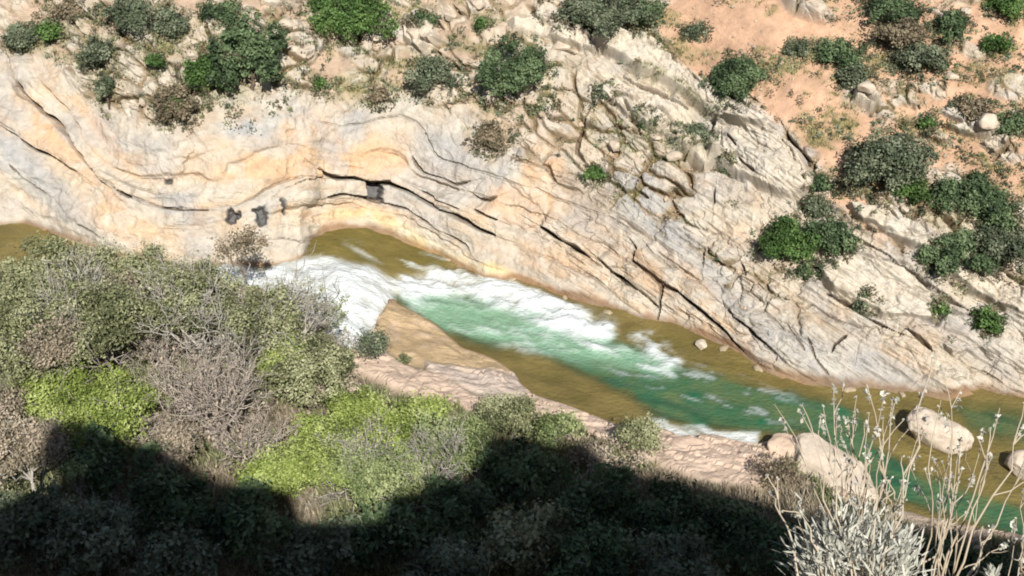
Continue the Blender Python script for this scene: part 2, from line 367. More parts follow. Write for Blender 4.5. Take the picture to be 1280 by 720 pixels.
# where is what (traced areas)
def area(polys, soft=14, nz=9):
    m = np.zeros(U.shape)
    for p in polys: m = np.maximum(m, sstep(-soft, soft, poly_sd(U, V, p) + nz * (wob * 1.2 + wob2)))
    return m
cliff = area([[(-200, 90), (0, 60), (60, 70), (110, 120), (200, 150), (290, 120), (370, 110), (440, 140), (500, 110), (560, 130), (640, 150), (700, 190), (760, 250), (850, 290), (920, 350),
               (1040, 380), (1140, 420), (1300, 470), (1500, 560), (1500, 700), (-200, 700)]], 16, 10)
slab = area([[(690, 45), (760, 40), (840, 85), (960, 150), (1010, 210), (1060, 290), (1300, 420), (1400, 520), (1000, 380), (870, 300), (880, 180), (790, 120), (700, 85)]], 10, 7)
soil = area([[(835, -30), (1330, -30), (1330, 260), (1230, 235), (1150, 200), (1165, 250), (1120, 240), (1050, 240), (1000, 170), (950, 130), (870, 100), (820, 50)],
             [(1050, 235), (1120, 270), (1220, 340), (1200, 350), (1090, 280), (1040, 250)]], 10, 12)
soil_l = area([[(-100, -40), (250, -40), (700, -40), (640, 25), (560, 40), (520, 60), (400, 90), (350, 30), (230, 60), (170, 90), (60, 65), (-100, 60)],
               [(380, 60), (560, 90), (560, 110), (440, 118), (380, 100)], [(585, 150), (640, 155), (630, 190), (590, 195)], [(500, 20), (600, 20), (600, 95), (520, 70)]], 10, 14)
soil = np.maximum(soil, soil_l * sstep(-0.25, 0.3, wob * 0.6 + 0.9 * fbm(U / 26, V / 20, oct=3, seed=38)))
soil *= 1 - sstep(0.22, 0.42, fbm(U / 42, V / 22, oct=4, seed=39)) * 0.9 * np.maximum(sstep(860, 780, U), sstep(1060, 1130, U) * sstep(240, 200, V))
soil *= 1 - 0.9 * blob(U, V, 1075, 125, 28, 15, 25) * (soil > 0)
for b in [(1235, 160, 40, 12, 20), (1200, 145, 26, 8, 15), (1010, 12, 35, 14, 20), (1085, 130, 30, 12, 30), (1250, 185, 30, 14, 30), (1265, 110, 30, 18, 0), (1175, 175, 20, 8, 20), (1215, 65, 22, 10, 30)]:
    soil *= 1 - blob(U, V, *b, soft=0.3)
soil = np.clip(soil, 0, 1)
blocks = np.clip(1 - cliff - 0.85 * slab - soil, 0, 1)
blocks = np.maximum(blocks, 0.75 * area([[(640, 130), (760, 100), (900, 200), (1040, 330), (1040, 380), (940, 390), (860, 300), (740, 240), (640, 200)]], 14, 8) * (1 - slab * 0.6))
ca0, sa0 = math.cos(math.radians(33)), math.sin(math.radians(33))
disp = np.zeros(U.shape)
# large relief
disp += 0.55 * fbm(U / 150, V / 110, oct=3, seed=11) + 0.26 * fbm(U / 40, V / 34, oct=3, seed=12)
rib = (-U * sa0 + V * ca0); alo = (U * ca0 + V * sa0)
disp += (0.30 * fbm(alo / 170, rib / 26, oct=4, seed=13, ridge=True) + 0.16 * fbm(alo / 60, rib / 10, oct=3, seed=14, ridge=True)) * sstep(620, 760, U) * sstep(-10, 30, V)
# beds: steps of differing hardness in three thicknesses
def beds(lam, amp, seed, edge=0.14, along=90.0):
    q = BL / lam; k = np.floor(q); f = q - k
    cut = _h(k, np.floor((U * 0.8 + V * 0.5) / along + 5 * _h(k, k * 0, k * 0, seed + 3) + 0.35 * wob), k * 0, seed)
    a0 = _h(k, k * 0, k * 0, seed + 1) - 0.5 + 0.5 * (cut - 0.5)
    a1 = _h(k + 1, k * 0, k * 0, seed + 1) - 0.5 + 0.5 * (_h(k + 1, np.floor((U * 0.8 + V * 0.5) / along + 5 * _h(k + 1, k * 0, k * 0, seed + 3) + 0.35 * wob), k * 0, seed) - 0.5)
    s = sstep(1 - edge, 1, f)
    groove = np.exp(-((np.minimum(f, 1 - f)) / (edge * 0.45)) ** 2)
    return amp * (a0 * (1 - s) + a1 * s) - amp * 0.35 * groove * _h(k, k * 0, k * 0, seed + 9)
bedw = np.clip(cliff * 1.0 + 0.55 * slab + 0.25 * blocks, 0, 1)
lowsmooth = area([[(330,120),(520,110),(640,150),(650,215),(600,200),(540,130),(400,150)],[(60,70),(200,60),(300,120),(400,110),(400,160),(250,190),(170,180),(100,120)],[(-100, 180), (0, 175), (60, 210), (130, 250), (200, 290), (260, 330), (0, 330), (-100, 330)], [(560, 290), (640, 300), (740, 345), (830, 395), (860, 420), (700, 380), (620, 355)],
                  [(1020, 400), (1110, 425), (1180, 470), (1180, 500), (1040, 490), (1000, 460)]], 12, 6)
disp += bedw * (1 - 0.75 * lowsmooth) * (beds(34, 0.60, 45, 0.08, 120) * (0.15 + 0.95 * sstep(-0.25, 0.3, fbm(U / 90, V / 60, oct=3, seed=47))) + beds(17, 0.30, 41, 0.16, 60) * sstep(-0.2, 0.35, fbm(U / 60, V / 45, oct=3, seed=48)) + (beds(9.5, 0.12, 42, 0.3, 60) + beds(4.0, 0.04, 43, 0.3, 40)) * (0.12 + 0.8 * sstep(-0.1, 0.4, fbm(U / 45, V / 38, oct=3, seed=44))))
# fracture blocks
ca, sa = math.cos(math.radians(33)), math.sin(math.radians(33))
def crackfield(sx, sy, seed, amp, wid):
    a = (U * ca + V * sa) / sx + 0.35 * wob + 0.12 * wob2; b = (-U * sa + V * ca) / sy + 0.35 * fbm(U / 30, V / 30, oct=3, seed=seed) 
    f1, f2, idv, cx, cy = worley(a, b, seed)
    e = f2 - f1; tilt = ((a - cx) * (idv - 0.5) * 1.2 + (b - cy) * (_h(np.floor(cx * 9), np.floor(cy * 9), cx * 0, seed) - 0.5) * 1.6)
    return amp * ((idv - 0.5) * 0.9 + tilt) * sstep(0, 0.2, e) + amp * 0.35 * sstep(0, 0.25, e) - amp * 0.7 * (1 - sstep(0, wid, e)), e, idv
b1, e1, id1 = crackfield(50, 27, 71, 0.42, 0.14)
b2, e2, id2 = crackfield(19, 12, 72, 0.24, 0.2)
b3, e3, id3 = crackfield(95, 40, 73, 0.40, 0.07)
b4, e4, id4 = crackfield(9, 6, 74, 0.10, 0.25)
slab2 = area([[(1000, 330), (1060, 300), (1180, 320), (1300, 380), (1300, 500), (1180, 500), (1040, 450), (960, 400)], [(870, 250), (960, 240), (1010, 290), (960, 330), (880, 300)]], 16, 8)
blocks *= 1 - 0.75 * slab2; slab = np.clip(slab + 0.8 * slab2, 0, 1)
fewer = sstep(-0.1, 0.25, fbm(U / 70, V / 60, oct=2, seed=75))
disp += blocks * (b1 + 0.8 * b2 * fewer + 0.2 * b4) + slab * (0.42 * b3 + 0.10 * fbm(U / 40, V / 14, oct=4, seed=79)) + cliff * (0.30 * b3 * sstep(560, 660, U) + 0.16 * b1 * sstep(0.0, 0.35, fbm(U / 80, V / 60, oct=2, seed=49)) * sstep(560, 660, U) + 0.05 * b2 * fewer) * (1 - 0.85 * lowsmooth) + cliff * lowsmooth * 0.16 * fbm(U / 26, V / 20, oct=3, seed=76)
# raised slabs lying on the slope
RIBM = np.zeros(U.shape)
for c, hgt in [([(752, 38), (800, 62), (850, 90), (905, 118), (960, 150), (975, 165), (930, 160), (900, 148), (850, 125), (790, 88), (742, 52)], 0.45),
               ([(900, 150), (960, 158), (1000, 190), (1020, 235), (990, 250), (940, 235), (885, 205), (880, 175)], 0.40),
               ([(640, 20), (700, 28), (752, 52), (742, 66), (690, 50), (640, 38)], 0.3), ([(770, 100), (820, 128), (868, 165), (900, 205), (880, 215), (840, 180), (790, 150), (752, 120)], 0.35),
               ([(1062, 255), (1110, 262), (1150, 290), (1180, 312), (1165, 318), (1120, 300), (1070, 272)], 0.4),
               ([(1020, 330), (1060, 318), (1130, 335), (1180, 380), (1170, 400), (1100, 392), (1040, 365)], 0.3),
               ([(1180, 300), (1250, 340), (1290, 372), (1290, 400), (1220, 365), (1160, 320)], 0.3),
               ([(1062, 118), (1090, 122), (1100, 135), (1085, 142), (1066, 132)], 0.4), ([(505, 30), (540, 28), (553, 50), (530, 66), (505, 52)], 0.4),
               ([(470, 20), (488, 22), (490, 38), (474, 36)], 0.35), ([(580, 0), (600, -5), (603, 14), (588, 18)], 0.4), ([(1180, 160), (1240, 152), (1252, 165), (1225, 172), (1200, 168)], 0.35)]:
    sdv = poly_sd(U, V, c) + 2.5 * wob2
    disp += 1.5 * hgt * sstep(-1.5, 2.2, sdv); RIBM = np.maximum(RIBM, sstep(-1, 1.5, sdv)); disp -= 0.35 * np.exp(-((sdv + 4) / 2.6) ** 2) * sstep(0.0, 0.3, fbm(U / 30, V / 30, oct=2, seed=36) + 0.3); soil = soil * (1 - sstep(-1, 1, sdv)); blocks = blocks * (1 - 0.8 * sstep(-1, 1, sdv))
# traced cracks and overhangs
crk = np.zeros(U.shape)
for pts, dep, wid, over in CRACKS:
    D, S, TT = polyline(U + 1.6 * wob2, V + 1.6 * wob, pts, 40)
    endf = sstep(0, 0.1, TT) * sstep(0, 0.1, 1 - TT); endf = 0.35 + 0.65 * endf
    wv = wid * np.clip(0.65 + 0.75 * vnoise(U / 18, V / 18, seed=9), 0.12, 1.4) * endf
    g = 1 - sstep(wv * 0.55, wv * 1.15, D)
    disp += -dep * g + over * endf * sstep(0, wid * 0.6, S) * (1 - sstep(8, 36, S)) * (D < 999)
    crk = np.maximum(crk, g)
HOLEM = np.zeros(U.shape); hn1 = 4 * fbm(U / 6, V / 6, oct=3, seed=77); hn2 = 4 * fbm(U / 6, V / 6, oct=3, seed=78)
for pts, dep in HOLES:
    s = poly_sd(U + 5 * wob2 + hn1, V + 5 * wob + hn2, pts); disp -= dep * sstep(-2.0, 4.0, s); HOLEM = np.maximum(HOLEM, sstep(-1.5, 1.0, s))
disp += 0.05 * fbm(U / 5.0, V / 5.0, oct=3, seed=31) + 0.07 * fbm(U / 12, V / 12, oct=3, seed=32, ridge=True) * (1 - soil)
soilbump = 0.10 * fbm(U / 22, V / 13, oct=4, seed=33)
disp = disp * (1 - soil * 0.9) + soil * soilbump + (blocks * 0.05)
wlv = WL(X); hz = Z - wlv
disp *= sstep(-0.3, 0.7, hz) * 0.92 + 0.08
edgef = sstep(-820, -500, U) * sstep(2150, 1800, U)
disp *= edgef
P2 = P + N * disp[..., None]
FARP = P2
# ---- rock colour (the stone itself, plus shade painted into the niches)
def colmix(c, col, m): return c * (1 - m[..., None]) + np.array(col) * m[..., None]
c = np.broadcast_to(np.array([0.495, 0.43, 0.342]), P.shape).copy()
band = _h(np.floor(BL / 9.5), 0 * BL, 0 * BL, 42); band2 = _h(np.floor(BL / 26), 0 * BL, 0 * BL, 41)
band3 = _h(np.floor(BL / 31), 0 * BL, 0 * BL, 46)
c = colmix(c, (0.55, 0.375, 0.225), cliff * sstep(0.45, 0.9, band) * 0.35 + cliff * sstep(0.5, 0.9, band2) * 0.25)
c = colmix(c, (0.35, 0.35, 0.355), np.clip(sstep(-0.05, 0.4, fbm(U / 60, V / 40, oct=4, seed=61)), 0, 1) * 0.42)
c = colmix(c, (0.33, 0.325, 0.315), cliff * sstep(0.5, 0.8, band3) * 0.3)
c = colmix(c, (0.30, 0.245, 0.18), cliff * sstep(0.0, 0.45, fbm(alo / 90, rib / 12, oct=4, seed=68)) * sstep(640, 720, U) * 0.32)
c = colmix(c, (0.42, 0.30, 0.20), np.clip(sstep(0.1, 0.5, fbm(U / 35, V / 28, oct=4, seed=62)), 0, 1) * 0.35)
def paint(lst, col, k=1.0):
    global c
    for b in lst:
        m = blob(U + 22 * wob + 9 * wob2, V + 22 * wob + 6 * wob2, *b[:5]) * (b[5] if len(b) > 5 else 0.8) * k * 0.85
        c = colmix(c, col, np.clip(m * (1.15 + 0.5 * wob), 0, 1))
OR = (0.57, 0.375, 0.22)
paint([(62, 160, 62, 13, 45, .8), (130, 170, 60, 9, 52, .6), (340, 212, 62, 24, -5, .8), (390, 190, 40, 40, 0, .55), (455, 195, 55, 22, -12, .8), (165, 285, 90, 22, 30, .6), (500, 205, 24, 22, 0, .5),
       (690, 230, 26, 44, -20, .75), (650, 265, 40, 30, 0, .4), (420, 262, 50, 16, 0, .3), (610, 250, 30, 20, 0, .5), (700, 300, 60, 12, 30, .35), (90, 205, 100, 10, 36, .5), (930, 290, 40, 22, 20, .3),
       (570, 50, 60, 20, 30, .4), (650, 150, 60, 30, 20, .3), (850, 330, 80, 8, 38, .4), (690, 330, 80, 18, 25, .3), (440, 270, 90, 10, 0, .4)], OR)
paint([(540, 310, 60, 12, 30, .55), (610, 335, 30, 10, 20, .6), (470, 275, 80, 8, 10, .35)], (0.62, 0.5, 0.24))
GR = (0.34, 0.345, 0.35)
paint([(328, 165, 42, 9, -12, .85), (220, 245, 30, 22, 0, .75), (60, 235, 80, 20, 40, .5), (25, 200, 60, 22, 35, .5), (130, 170, 40, 12, 60, .4), (80, 168, 18, 5, 45, .5), (405, 185, 12, 34, -15, .6),
       (560, 205, 70, 40, 30, .6), (440, 165, 40, 14, -25, .6), (820, 270, 80, 34, 50, .6), (750, 280, 60, 30, 50, .35), (930, 200, 60, 34, 30, .6), (1000, 440, 130, 18, 35, .55), (1090, 460, 80, 26, 20, .5),
       (1215, 420, 70, 28, 35, .5), (1110, 355, 60, 24, 35, .4), (190, 180, 40, 16, 0, .35), (340, 275, 14, 26, 0, .5), (640, 210, 30, 12, -50, .5), (900, 350, 50, 18, 50, .5), (1140, 280, 40, 16, 30, .5)], GR)
paint([(690, 330, 30, 90, -60, .2), (800, 330, 70, 12, 40, .5), (740, 250, 40, 24, 40, .4)], (0.34, 0.24, 0.16))
# dark weathered streaks along some beds
c = colmix(c, (0.2, 0.17, 0.14), cliff * 0.4 * sstep(0.78, 1.0, _h(np.floor(BL / 4.0), 0 * BL, 0 * BL, 43)) * sstep(0.0, 0.5, fbm(U / 40, V / 40, oct=3, seed=66)) * 0.45)
sc_ = np.array([0.49, 0.315, 0.21])[None, None] * (1 + 0.34 * fbm(U / 34, V / 20, oct=5, seed=63, gain=0.6))[..., None]
sc_l = np.array([0.40, 0.30, 0.22])[None, None] * (1 + 0.4 * fbm(U / 22, V / 16, oct=5, seed=64, gain=0.6))[..., None]
left = sstep(760, 640, U)[..., None]
sc_ = sc_ * (1 - left) + sc_l * left
c = c * (1 - soil[..., None]) + sc_ * soil[..., None]
gapm = np.clip(blocks * (1 - sstep(0.08, 0.28, e1 + 0.15 * wob2)) * 0.95 + (1 - cliff) * slab * (1 - sstep(0.015, 0.05, e3 + 0.05 * wob)) * 0.5 * sstep(-0.1, 0.3, wob), 0, 1)
gapm = gapm * (1 - RIBM)
c = colmix(c, (0.27, 0.20, 0.12), gapm)
c = colmix(c, (0.55, 0.49, 0.40), RIBM * 0.7)
GRASSM = np.clip(sstep(0.02, 0.4, fbm(U / 38, V / 20, oct=4, seed=65)) * np.clip(soil * 0.75 + gapm * 0.9 + blocks * 0.12, 0, 1) +
    sum(blob(U, V, *b) * b[5] for b in [(1030, 155, 40, 24, 0, .8), (1225, 95, 40, 14, 0, .9), (1165, 160, 60, 10, 15, .8), (1210, 195, 50, 10, 20, .8), (460, 110, 60, 22, 0, .7), (60, 45, 50, 20, 0, .7),
                                       (160, 58, 60, 16, 0, .7), (830, 110, 80, 8, 30, .7), (1180, 275, 30, 14, 0, .5), (1100, 80, 40, 14, 0, .5), (130, 90, 30, 40, 0, .5), (850, 180, 50, 16, 30, .5),
                                       (980, 80, 60, 20, 0, .3), (1010, 62, 30, 16, 0, .6), (870, 70, 30, 12, 0, .5), (250, 120, 70, 20, 0, .5), (760, 165, 50, 20, 30, .4)]), 0, 1)
c = colmix(c, (0.19, 0.185, 0.075), GRASSM * 0.75 * sstep(-0.6, 0.3, wob2))
c = colmix(c, (0.50, 0.47, 0.41), sstep(0.0, 0.4, fbm(U / 20, V / 16, oct=3, seed=67)) * 0.5 * (1 - soil))
c = colmix(c, (0.10, 0.10, 0.105), HOLEM * 0.9); c = colmix(c, (0.17, 0.12, 0.075), crk * 0.75)  # dark niche interiors: their shade is put into the colour
wet = (1 - sstep(0.03, 0.34, hz + 0.22 * wob + 0.1 * wob2)); c = c * (1 - 0.62 * wet[..., None] * np.array([0.75, 0.95, 1.1]))
und = sstep(0.0, -0.25, hz); c = colmix(c, (0.30, 0.235, 0.11), und * 0.85); c = c * (1 - und[..., None] * (0.25 - 0.6 * fbm(U / 14, V / 8, oct=4, seed=69))[..., None])
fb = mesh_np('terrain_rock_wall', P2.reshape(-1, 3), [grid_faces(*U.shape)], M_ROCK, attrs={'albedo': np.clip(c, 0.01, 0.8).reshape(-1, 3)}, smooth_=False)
tag(fb, 'pale orange and grey folded limestone wall and stony hillside across the river', None, None, 'structure')

def far_surf(px, py):
    """point on the finished far bank seen at a place of the photograph"""
    i = int(np.clip(np.searchsorted(ua, px), 1, len(ua) - 2)); j = int(np.clip(np.searchsorted(va, py), 1, len(va) - 2))
    return P2[j, i].copy()

# ------------------------------------------------------------------ near bank, cliff under the viewpoint and hill behind it
xa = np.r_[np.arange(-48, -20, 0.8), np.arange(-20, 20.5, 0.11), np.arange(20.5, 60, 0.8)]
ya = np.r_[np.arange(-4.6, 4, 0.3), np.arange(4, 31, 0.6), np.arange(31, 62, 0.11)]
NX, NY = np.meshgrid(xa, ya)
NZ = h_near(NX, NY); NP = np.stack([NX, NY, NZ], -1); NU, NV_ = project(NP)
dsh = np.interp(NX, XS, YN) - NY
fine = sstep(28, 33, NY)
wobn = fbm(NX / 1.7, NY / 1.7, oct=4, seed=81); wobn2 = fbm(NX / 0.5, NY / 0.5, oct=3, seed=82)
rockm = np.zeros(NX.shape)
SLABS = [([(487, 372), (499, 378), (520, 388), (547, 404), (562, 418), (580, 432), (605, 440), (630, 452), (640, 464), (605, 463), (584, 462), (562, 458), (533, 456), (510, 459), (494, 448), (465, 440), (471, 412)], 0.35, 'tan'),
         ([(443, 436), (473, 439), (499, 452), (525, 466), (568, 484), (602, 502), (640, 512), (600, 520), (552, 502), (520, 497), (483, 485), (440, 464)], 0.5, 'pink'),
         ([(533, 456), (584, 464), (642, 469), (656, 486), (664, 496), (640, 508), (605, 500), (568, 481), (535, 464)], 0.3, 'mauve'),
         ([(660, 494), (735, 517), (800, 535), (860, 548), (955, 560), (955, 610), (880, 605), (800, 575), (720, 535), (660, 512)], 0.3, 'pink')]
nd = 0.22 * wobn + 0.07 * wobn2
nc = np.broadcast_to(np.array([0.20, 0.165, 0.11]), NP.shape).copy()
nc = nc * (1 + 0.35 * wobn[..., None])
w1, w2, wid, _, _ = worley((NX * 0.9 - NY * 0.4) / 1.3 + 0.9 * wobn, (NX * 0.4 + NY * 0.9) / 0.6 + 0.9 * wobn + 0.3 * wobn2, 91); we = w2 - w1
brk = (wid - 0.5) * 0.35 * sstep(0, 0.15, we) - 0.18 * (1 - sstep(0, 0.14, we))
shore = 1 - sstep(2.2, 3.6, dsh + 0.6 * wobn)
shore *= sstep(-12.5, -8.5, NX)
nd += shore * brk; nc = colmix(nc, (0.48, 0.385, 0.30), shore)
SHN = np.stack([fbm(NX / 0.5, NY / 0.35, oct=4, seed=98)] * 3, -1)
nc = colmix(nc, (0.24, 0.17, 0.11), shore * (1 - sstep(0.03, 0.13, we)) * 0.7)
for pts, hh, kind in SLABS:
    s = sstep(-5, 4, poly_sd(NU, NV_, pts) + 4 * wobn + 2 * wobn2)
    nd = nd * (1 - 0.7 * s) + hh * 0.6 * s + (0.0 if kind == 'tan' else 0.28) * brk * s
    nc = colmix(nc, {'tan': (0.47, 0.345, 0.20), 'pink': (0.53, 0.41, 0.325), 'mauve': (0.45, 0.375, 0.325)}[kind], s * 0.9)
    rockm = np.maximum(rockm, s)
TANM = sstep(-5, 4, poly_sd(NU, NV_, SLABS[0][0]))
nd = nd * (1 - 0.5 * TANM) + TANM * 0.22 * fbm(NX / 1.6, NY / 1.2, oct=3, seed=94)
nd += (1 - 0.7 * TANM) * (0.10 * fbm(NX / 0.8, NY / 0.5, oct=5, seed=95, ridge=True) + 0.05 * fbm(NX / 0.3, NY / 0.3, oct=3, seed=96)) * np.maximum(rockm, shore)
nc = nc * (1 + 0.22 * fbm(NX / 0.9, NY / 0.6, oct=5, seed=97, gain=.6))[..., None]
nc = colmix(nc, (0.6, 0.45, 0.37), rockm * sstep(0.1, 0.5, wobn2 + wobn * 0.5) * 0.3)
nd *= sstep(-0.25, 0.6, dsh) * fine + (1 - fine) * 2.0 * 0
nc = colmix(nc, (0.32, 0.25, 0.11), sstep(0.05, -0.3, dsh) * 0.9)
nc = nc * (1 + sstep(0.0, -0.4, dsh) * 0.5 * fbm(NX / 0.7, NY / 0.4, oct=4, seed=99))[..., None]
nc = nc * (1 - 0.45 * (1 - sstep(0.0, 0.25, dsh))[..., None] * np.array([0.8, 1, 1.1]))
rough_far = (1 - fine) * sstep(3.2, 6, NY) * fbm(NX / 3, NY / 3, oct=4, seed=93) * 0.8
NPd = NP.copy(); NPd[..., 2] += nd + rough_far * 0.6
nb = mesh_np('terrain_near_slope', NPd.reshape(-1, 3), [grid_faces(*NX.shape)], M_NEAR, attrs={'albedo': np.clip(nc, 0.01, 0.8).reshape(-1, 3)})
tag(nb, 'scrubby near slope with pink and tan rock slabs along the water', None, None, 'structure')
def near_z(x, y): return float(interp2(xa, ya, NPd[..., 2], np.array([x]), np.array([y]))[0])

# ------------------------------------------------------------------ river
wx = np.arange(-40, 46, 0.14); wy = np.arange(34, 74, 0.12)
WX, WY = np.meshgrid(wx, wy); wz = WL(WX)
WU, WV = project(np.stack([WX, WY, wz], -1))
def wm(p, soft=6): return sstep(-soft, soft, poly_sd(WU, WV, p) + 5 * wn1)
along = WX * 0.91 - WY * 0.41; across = WX * 0.41 + WY * 0.91
wn1 = fbm(WX / 0.9, WY / 0.9, oct=4, seed=101)
st1 = fbm(along / 1.6, across / 0.42, oct=4, seed=102); st2 = fbm(along / 0.5, across / 0.2, oct=3, seed=103)
foamA = wm([(330, 340), (352, 330), (400, 322), (430, 325), (470, 338), (494, 352), (492, 376), (472, 402), (455, 440), (400, 430), (330, 400), (260, 350), (270, 325)], 8)
foamB = wm([(488, 345), (520, 342), (545, 328), (570, 330), (600, 345), (650, 356), (700, 372), (768, 398), (772, 420), (745, 436), (700, 420), (640, 392), (590, 378), (540, 376), (505, 376)], 7)
foamB2 = wm([(500, 370), (560, 370), (640, 385), (720, 415), (770, 430), (840, 455), (840, 470), (740, 455), (650, 440), (560, 415), (515, 398)], 12)
foamC = wm([(785, 420), (815, 415), (850, 440), (858, 462), (835, 460), (805, 440)], 6)
foamD = np.maximum(wm([(815, 522), (850, 530), (895, 538), (950, 540), (948, 556), (900, 552), (850, 546), (820, 536)], 3), 0)
foamE = wm([(425, 298), (470, 308), (510, 318), (560, 322), (545, 336), (500, 334), (470, 326), (440, 312)], 6) * sstep(0.0, 0.35, st1)
foamF = wm([(590, 336), (640, 352), (680, 368), (660, 372), (600, 352)], 3)
foamG = wm([(640, 395), (760, 430), (960, 480), (1020, 520), (960, 530), (860, 500), (740, 455)], 14) * sstep(0.12, 0.5, st1 + 0.5 * st2) * 0.5
sf = fbm(along / 1.1, across / 0.7, oct=5, seed=108, gain=0.6); sg = fbm(along / 0.35, across / 0.22, oct=3, seed=109)
core = wm([(495, 350), (545, 336), (570, 338), (600, 350), (650, 362), (700, 380), (755, 402), (765, 420), (735, 428), (690, 408), (640, 390), (590, 372), (540, 368), (505, 372)], 9)
foam = np.clip(foamA * (0.95 + 0.45 * sf + 0.3 * sg) + core * (0.9 + 0.45 * sf + 0.25 * sg) + foamB * (0.15 + 0.6 * sf + 0.2 * sg) + foamB2 * np.clip(0.02 + 0.7 * sf + 0.3 * st1 + 0.2 * sg, 0, 1) + foamC * (0.30 + 1.0 * sf + 0.5 * sg) +
               foamD * (0.6 + 0.6 * sf + .3 * sg) + foamE * 0.7 + foamF * 0.6 + foamG * 0.8, 0, 1)
deep = wm([(492, 372), (560, 360), (700, 390), (770, 425), (850, 455), (900, 470), (975, 490), (1050, 505), (1080, 525), (1095, 560), (1150, 592), (1240, 620), (1330, 650), (1330, 690), (1200, 650), (1110, 620), (1060, 590), (1020, 545),
           (940, 540), (865, 535), (818, 522), (790, 495), (720, 462), (670, 440), (600, 428), (550, 416)], 9)
deep = np.maximum(deep, wm([(1195, 508), (1240, 505), (1300, 520), (1300, 560), (1250, 550), (1210, 535)], 12) * 0.8)
milk = np.maximum(foamB2, foamB) * 0.8
wc = np.broadcast_to(np.array([0.25, 0.20, 0.075]), (*WX.shape, 3)).copy() * (1 + 0.4 * fbm(WX / 1.1, WY / 0.6, oct=5, seed=105))[..., None]
wc = colmix(wc, (0.17, 0.15, 0.035), np.clip(wm([(380, 280), (470, 275), (560, 310), (560, 335), (470, 335), (390, 335)], 8) * (0.6 + 0.5 * st1), 0, 1))
wc = colmix(wc, (0.13, 0.12, 0.04), sstep(0.0, 0.5, fbm(WX / 2.2, WY / 1.2, oct=3, seed=106)) * 0.5)
wc = colmix(wc, (0.038, 0.12, 0.058), deep * (0.9 + 0.3 * wn1))
wc = colmix(wc, (0.015, 0.07, 0.038), deep * sstep(-0.1, 0.4, st1 + 0.4 * st2) * 0.7)
wc = colmix(wc, (0.27, 0.46, 0.32), np.clip(milk * deep * (0.85 + 0.35 * sf), 0, 1))
wc = colmix(wc, (0.60, 0.64, 0.645), np.clip(foam, 0, 1) ** 0.9)
wc = wc * (1 - 0.22 * (foam * sstep(-0.05, -0.4, sf * 0.7 + sg * 0.6 + st1 * 0.4))[..., None])
alpha = np.clip(np.maximum(deep * 0.97, 0.55) + foam, 0, 1)
rapid = np.clip(foamA + foamB + 0.6 * foamB2 + foamC + 0.4 * foamG + 0.5 * foamE, 0, 1)
WZ = wz + 0.04 * st1 + 0.24 * rapid * sf + 0.05 * rapid * sg + 0.35 * blob(WU, WV, 448, 362, 46, 30, 20) * rapid + 0.18 * core * (0.5 + sf) + 0.02 * wn1 * (0.3 + deep)
m, n, l = new_mat('river_water')
out = n.new('ShaderNodeOutputMaterial'); p = n.new('ShaderNodeBsdfPrincipled'); p.inputs['IOR'].default_value = 1.33; p.inputs['Specular IOR Level'].default_value = 0.6
a = n.new('ShaderNodeAttribute'); a.attribute_name = 'albedo'; fo = n.new('ShaderNodeAttribute'); fo.attribute_name = 'foam'; al = n.new('ShaderNodeAttribute'); al.attribute_name = 'murk'
l.new(a.outputs['Color'], p.inputs['Base Color'])
r = n.new('ShaderNodeMapRange'); r.inputs[3].default_value = 0.12; r.inputs[4].default_value = 0.8; l.new(fo.outputs['Fac'], r.inputs[0]); l.new(r.outputs[0], p.inputs['Roughness'])
tc = n.new('ShaderNodeTexCoord'); mp = n.new('ShaderNodeMapping'); mp.inputs['Rotation'].default_value = (0, 0, 0.42); mp.inputs['Scale'].default_value = (1.2, 2.0, 1)
nz = n.new('ShaderNodeTexNoise'); nz.inputs['Scale'].default_value = 3.2; nz.inputs['Detail'].default_value = 6
l.new(tc.outputs['Object'], mp.inputs[0]); l.new(mp.outputs[0], nz.inputs['Vector'])
b = n.new('ShaderNodeBump'); b.inputs['Strength'].default_value = 0.6; b.inputs['Distance'].default_value = 0.2; l.new(nz.outputs['Fac'], b.inputs['Height']); l.new(b.outputs[0], p.inputs['Normal'])
tr = n.new('ShaderNodeBsdfTransparent'); tr.inputs[0].default_value = (0.82, 0.80, 0.56, 1); mx = n.new('ShaderNodeMixShader')
l.new(al.outputs['Fac'], mx.inputs[0]); l.new(tr.outputs[0], mx.inputs[1]); l.new(p.outputs[0], mx.inputs[2]); l.new(mx.outputs[0], out.inputs[0])
M_WATER = m
ro = mesh_np('river', np.stack([WX, WY, WZ], -1).reshape(-1, 3), [grid_faces(*WX.shape)], M_WATER,
             attrs={'albedo': wc.reshape(-1, 3), 'foam': foam.ravel(), 'murk': alpha.ravel()}, smooth_=True)
tag(ro, 'green river with white rapids and shallow ochre edges', None, None, 'structure')

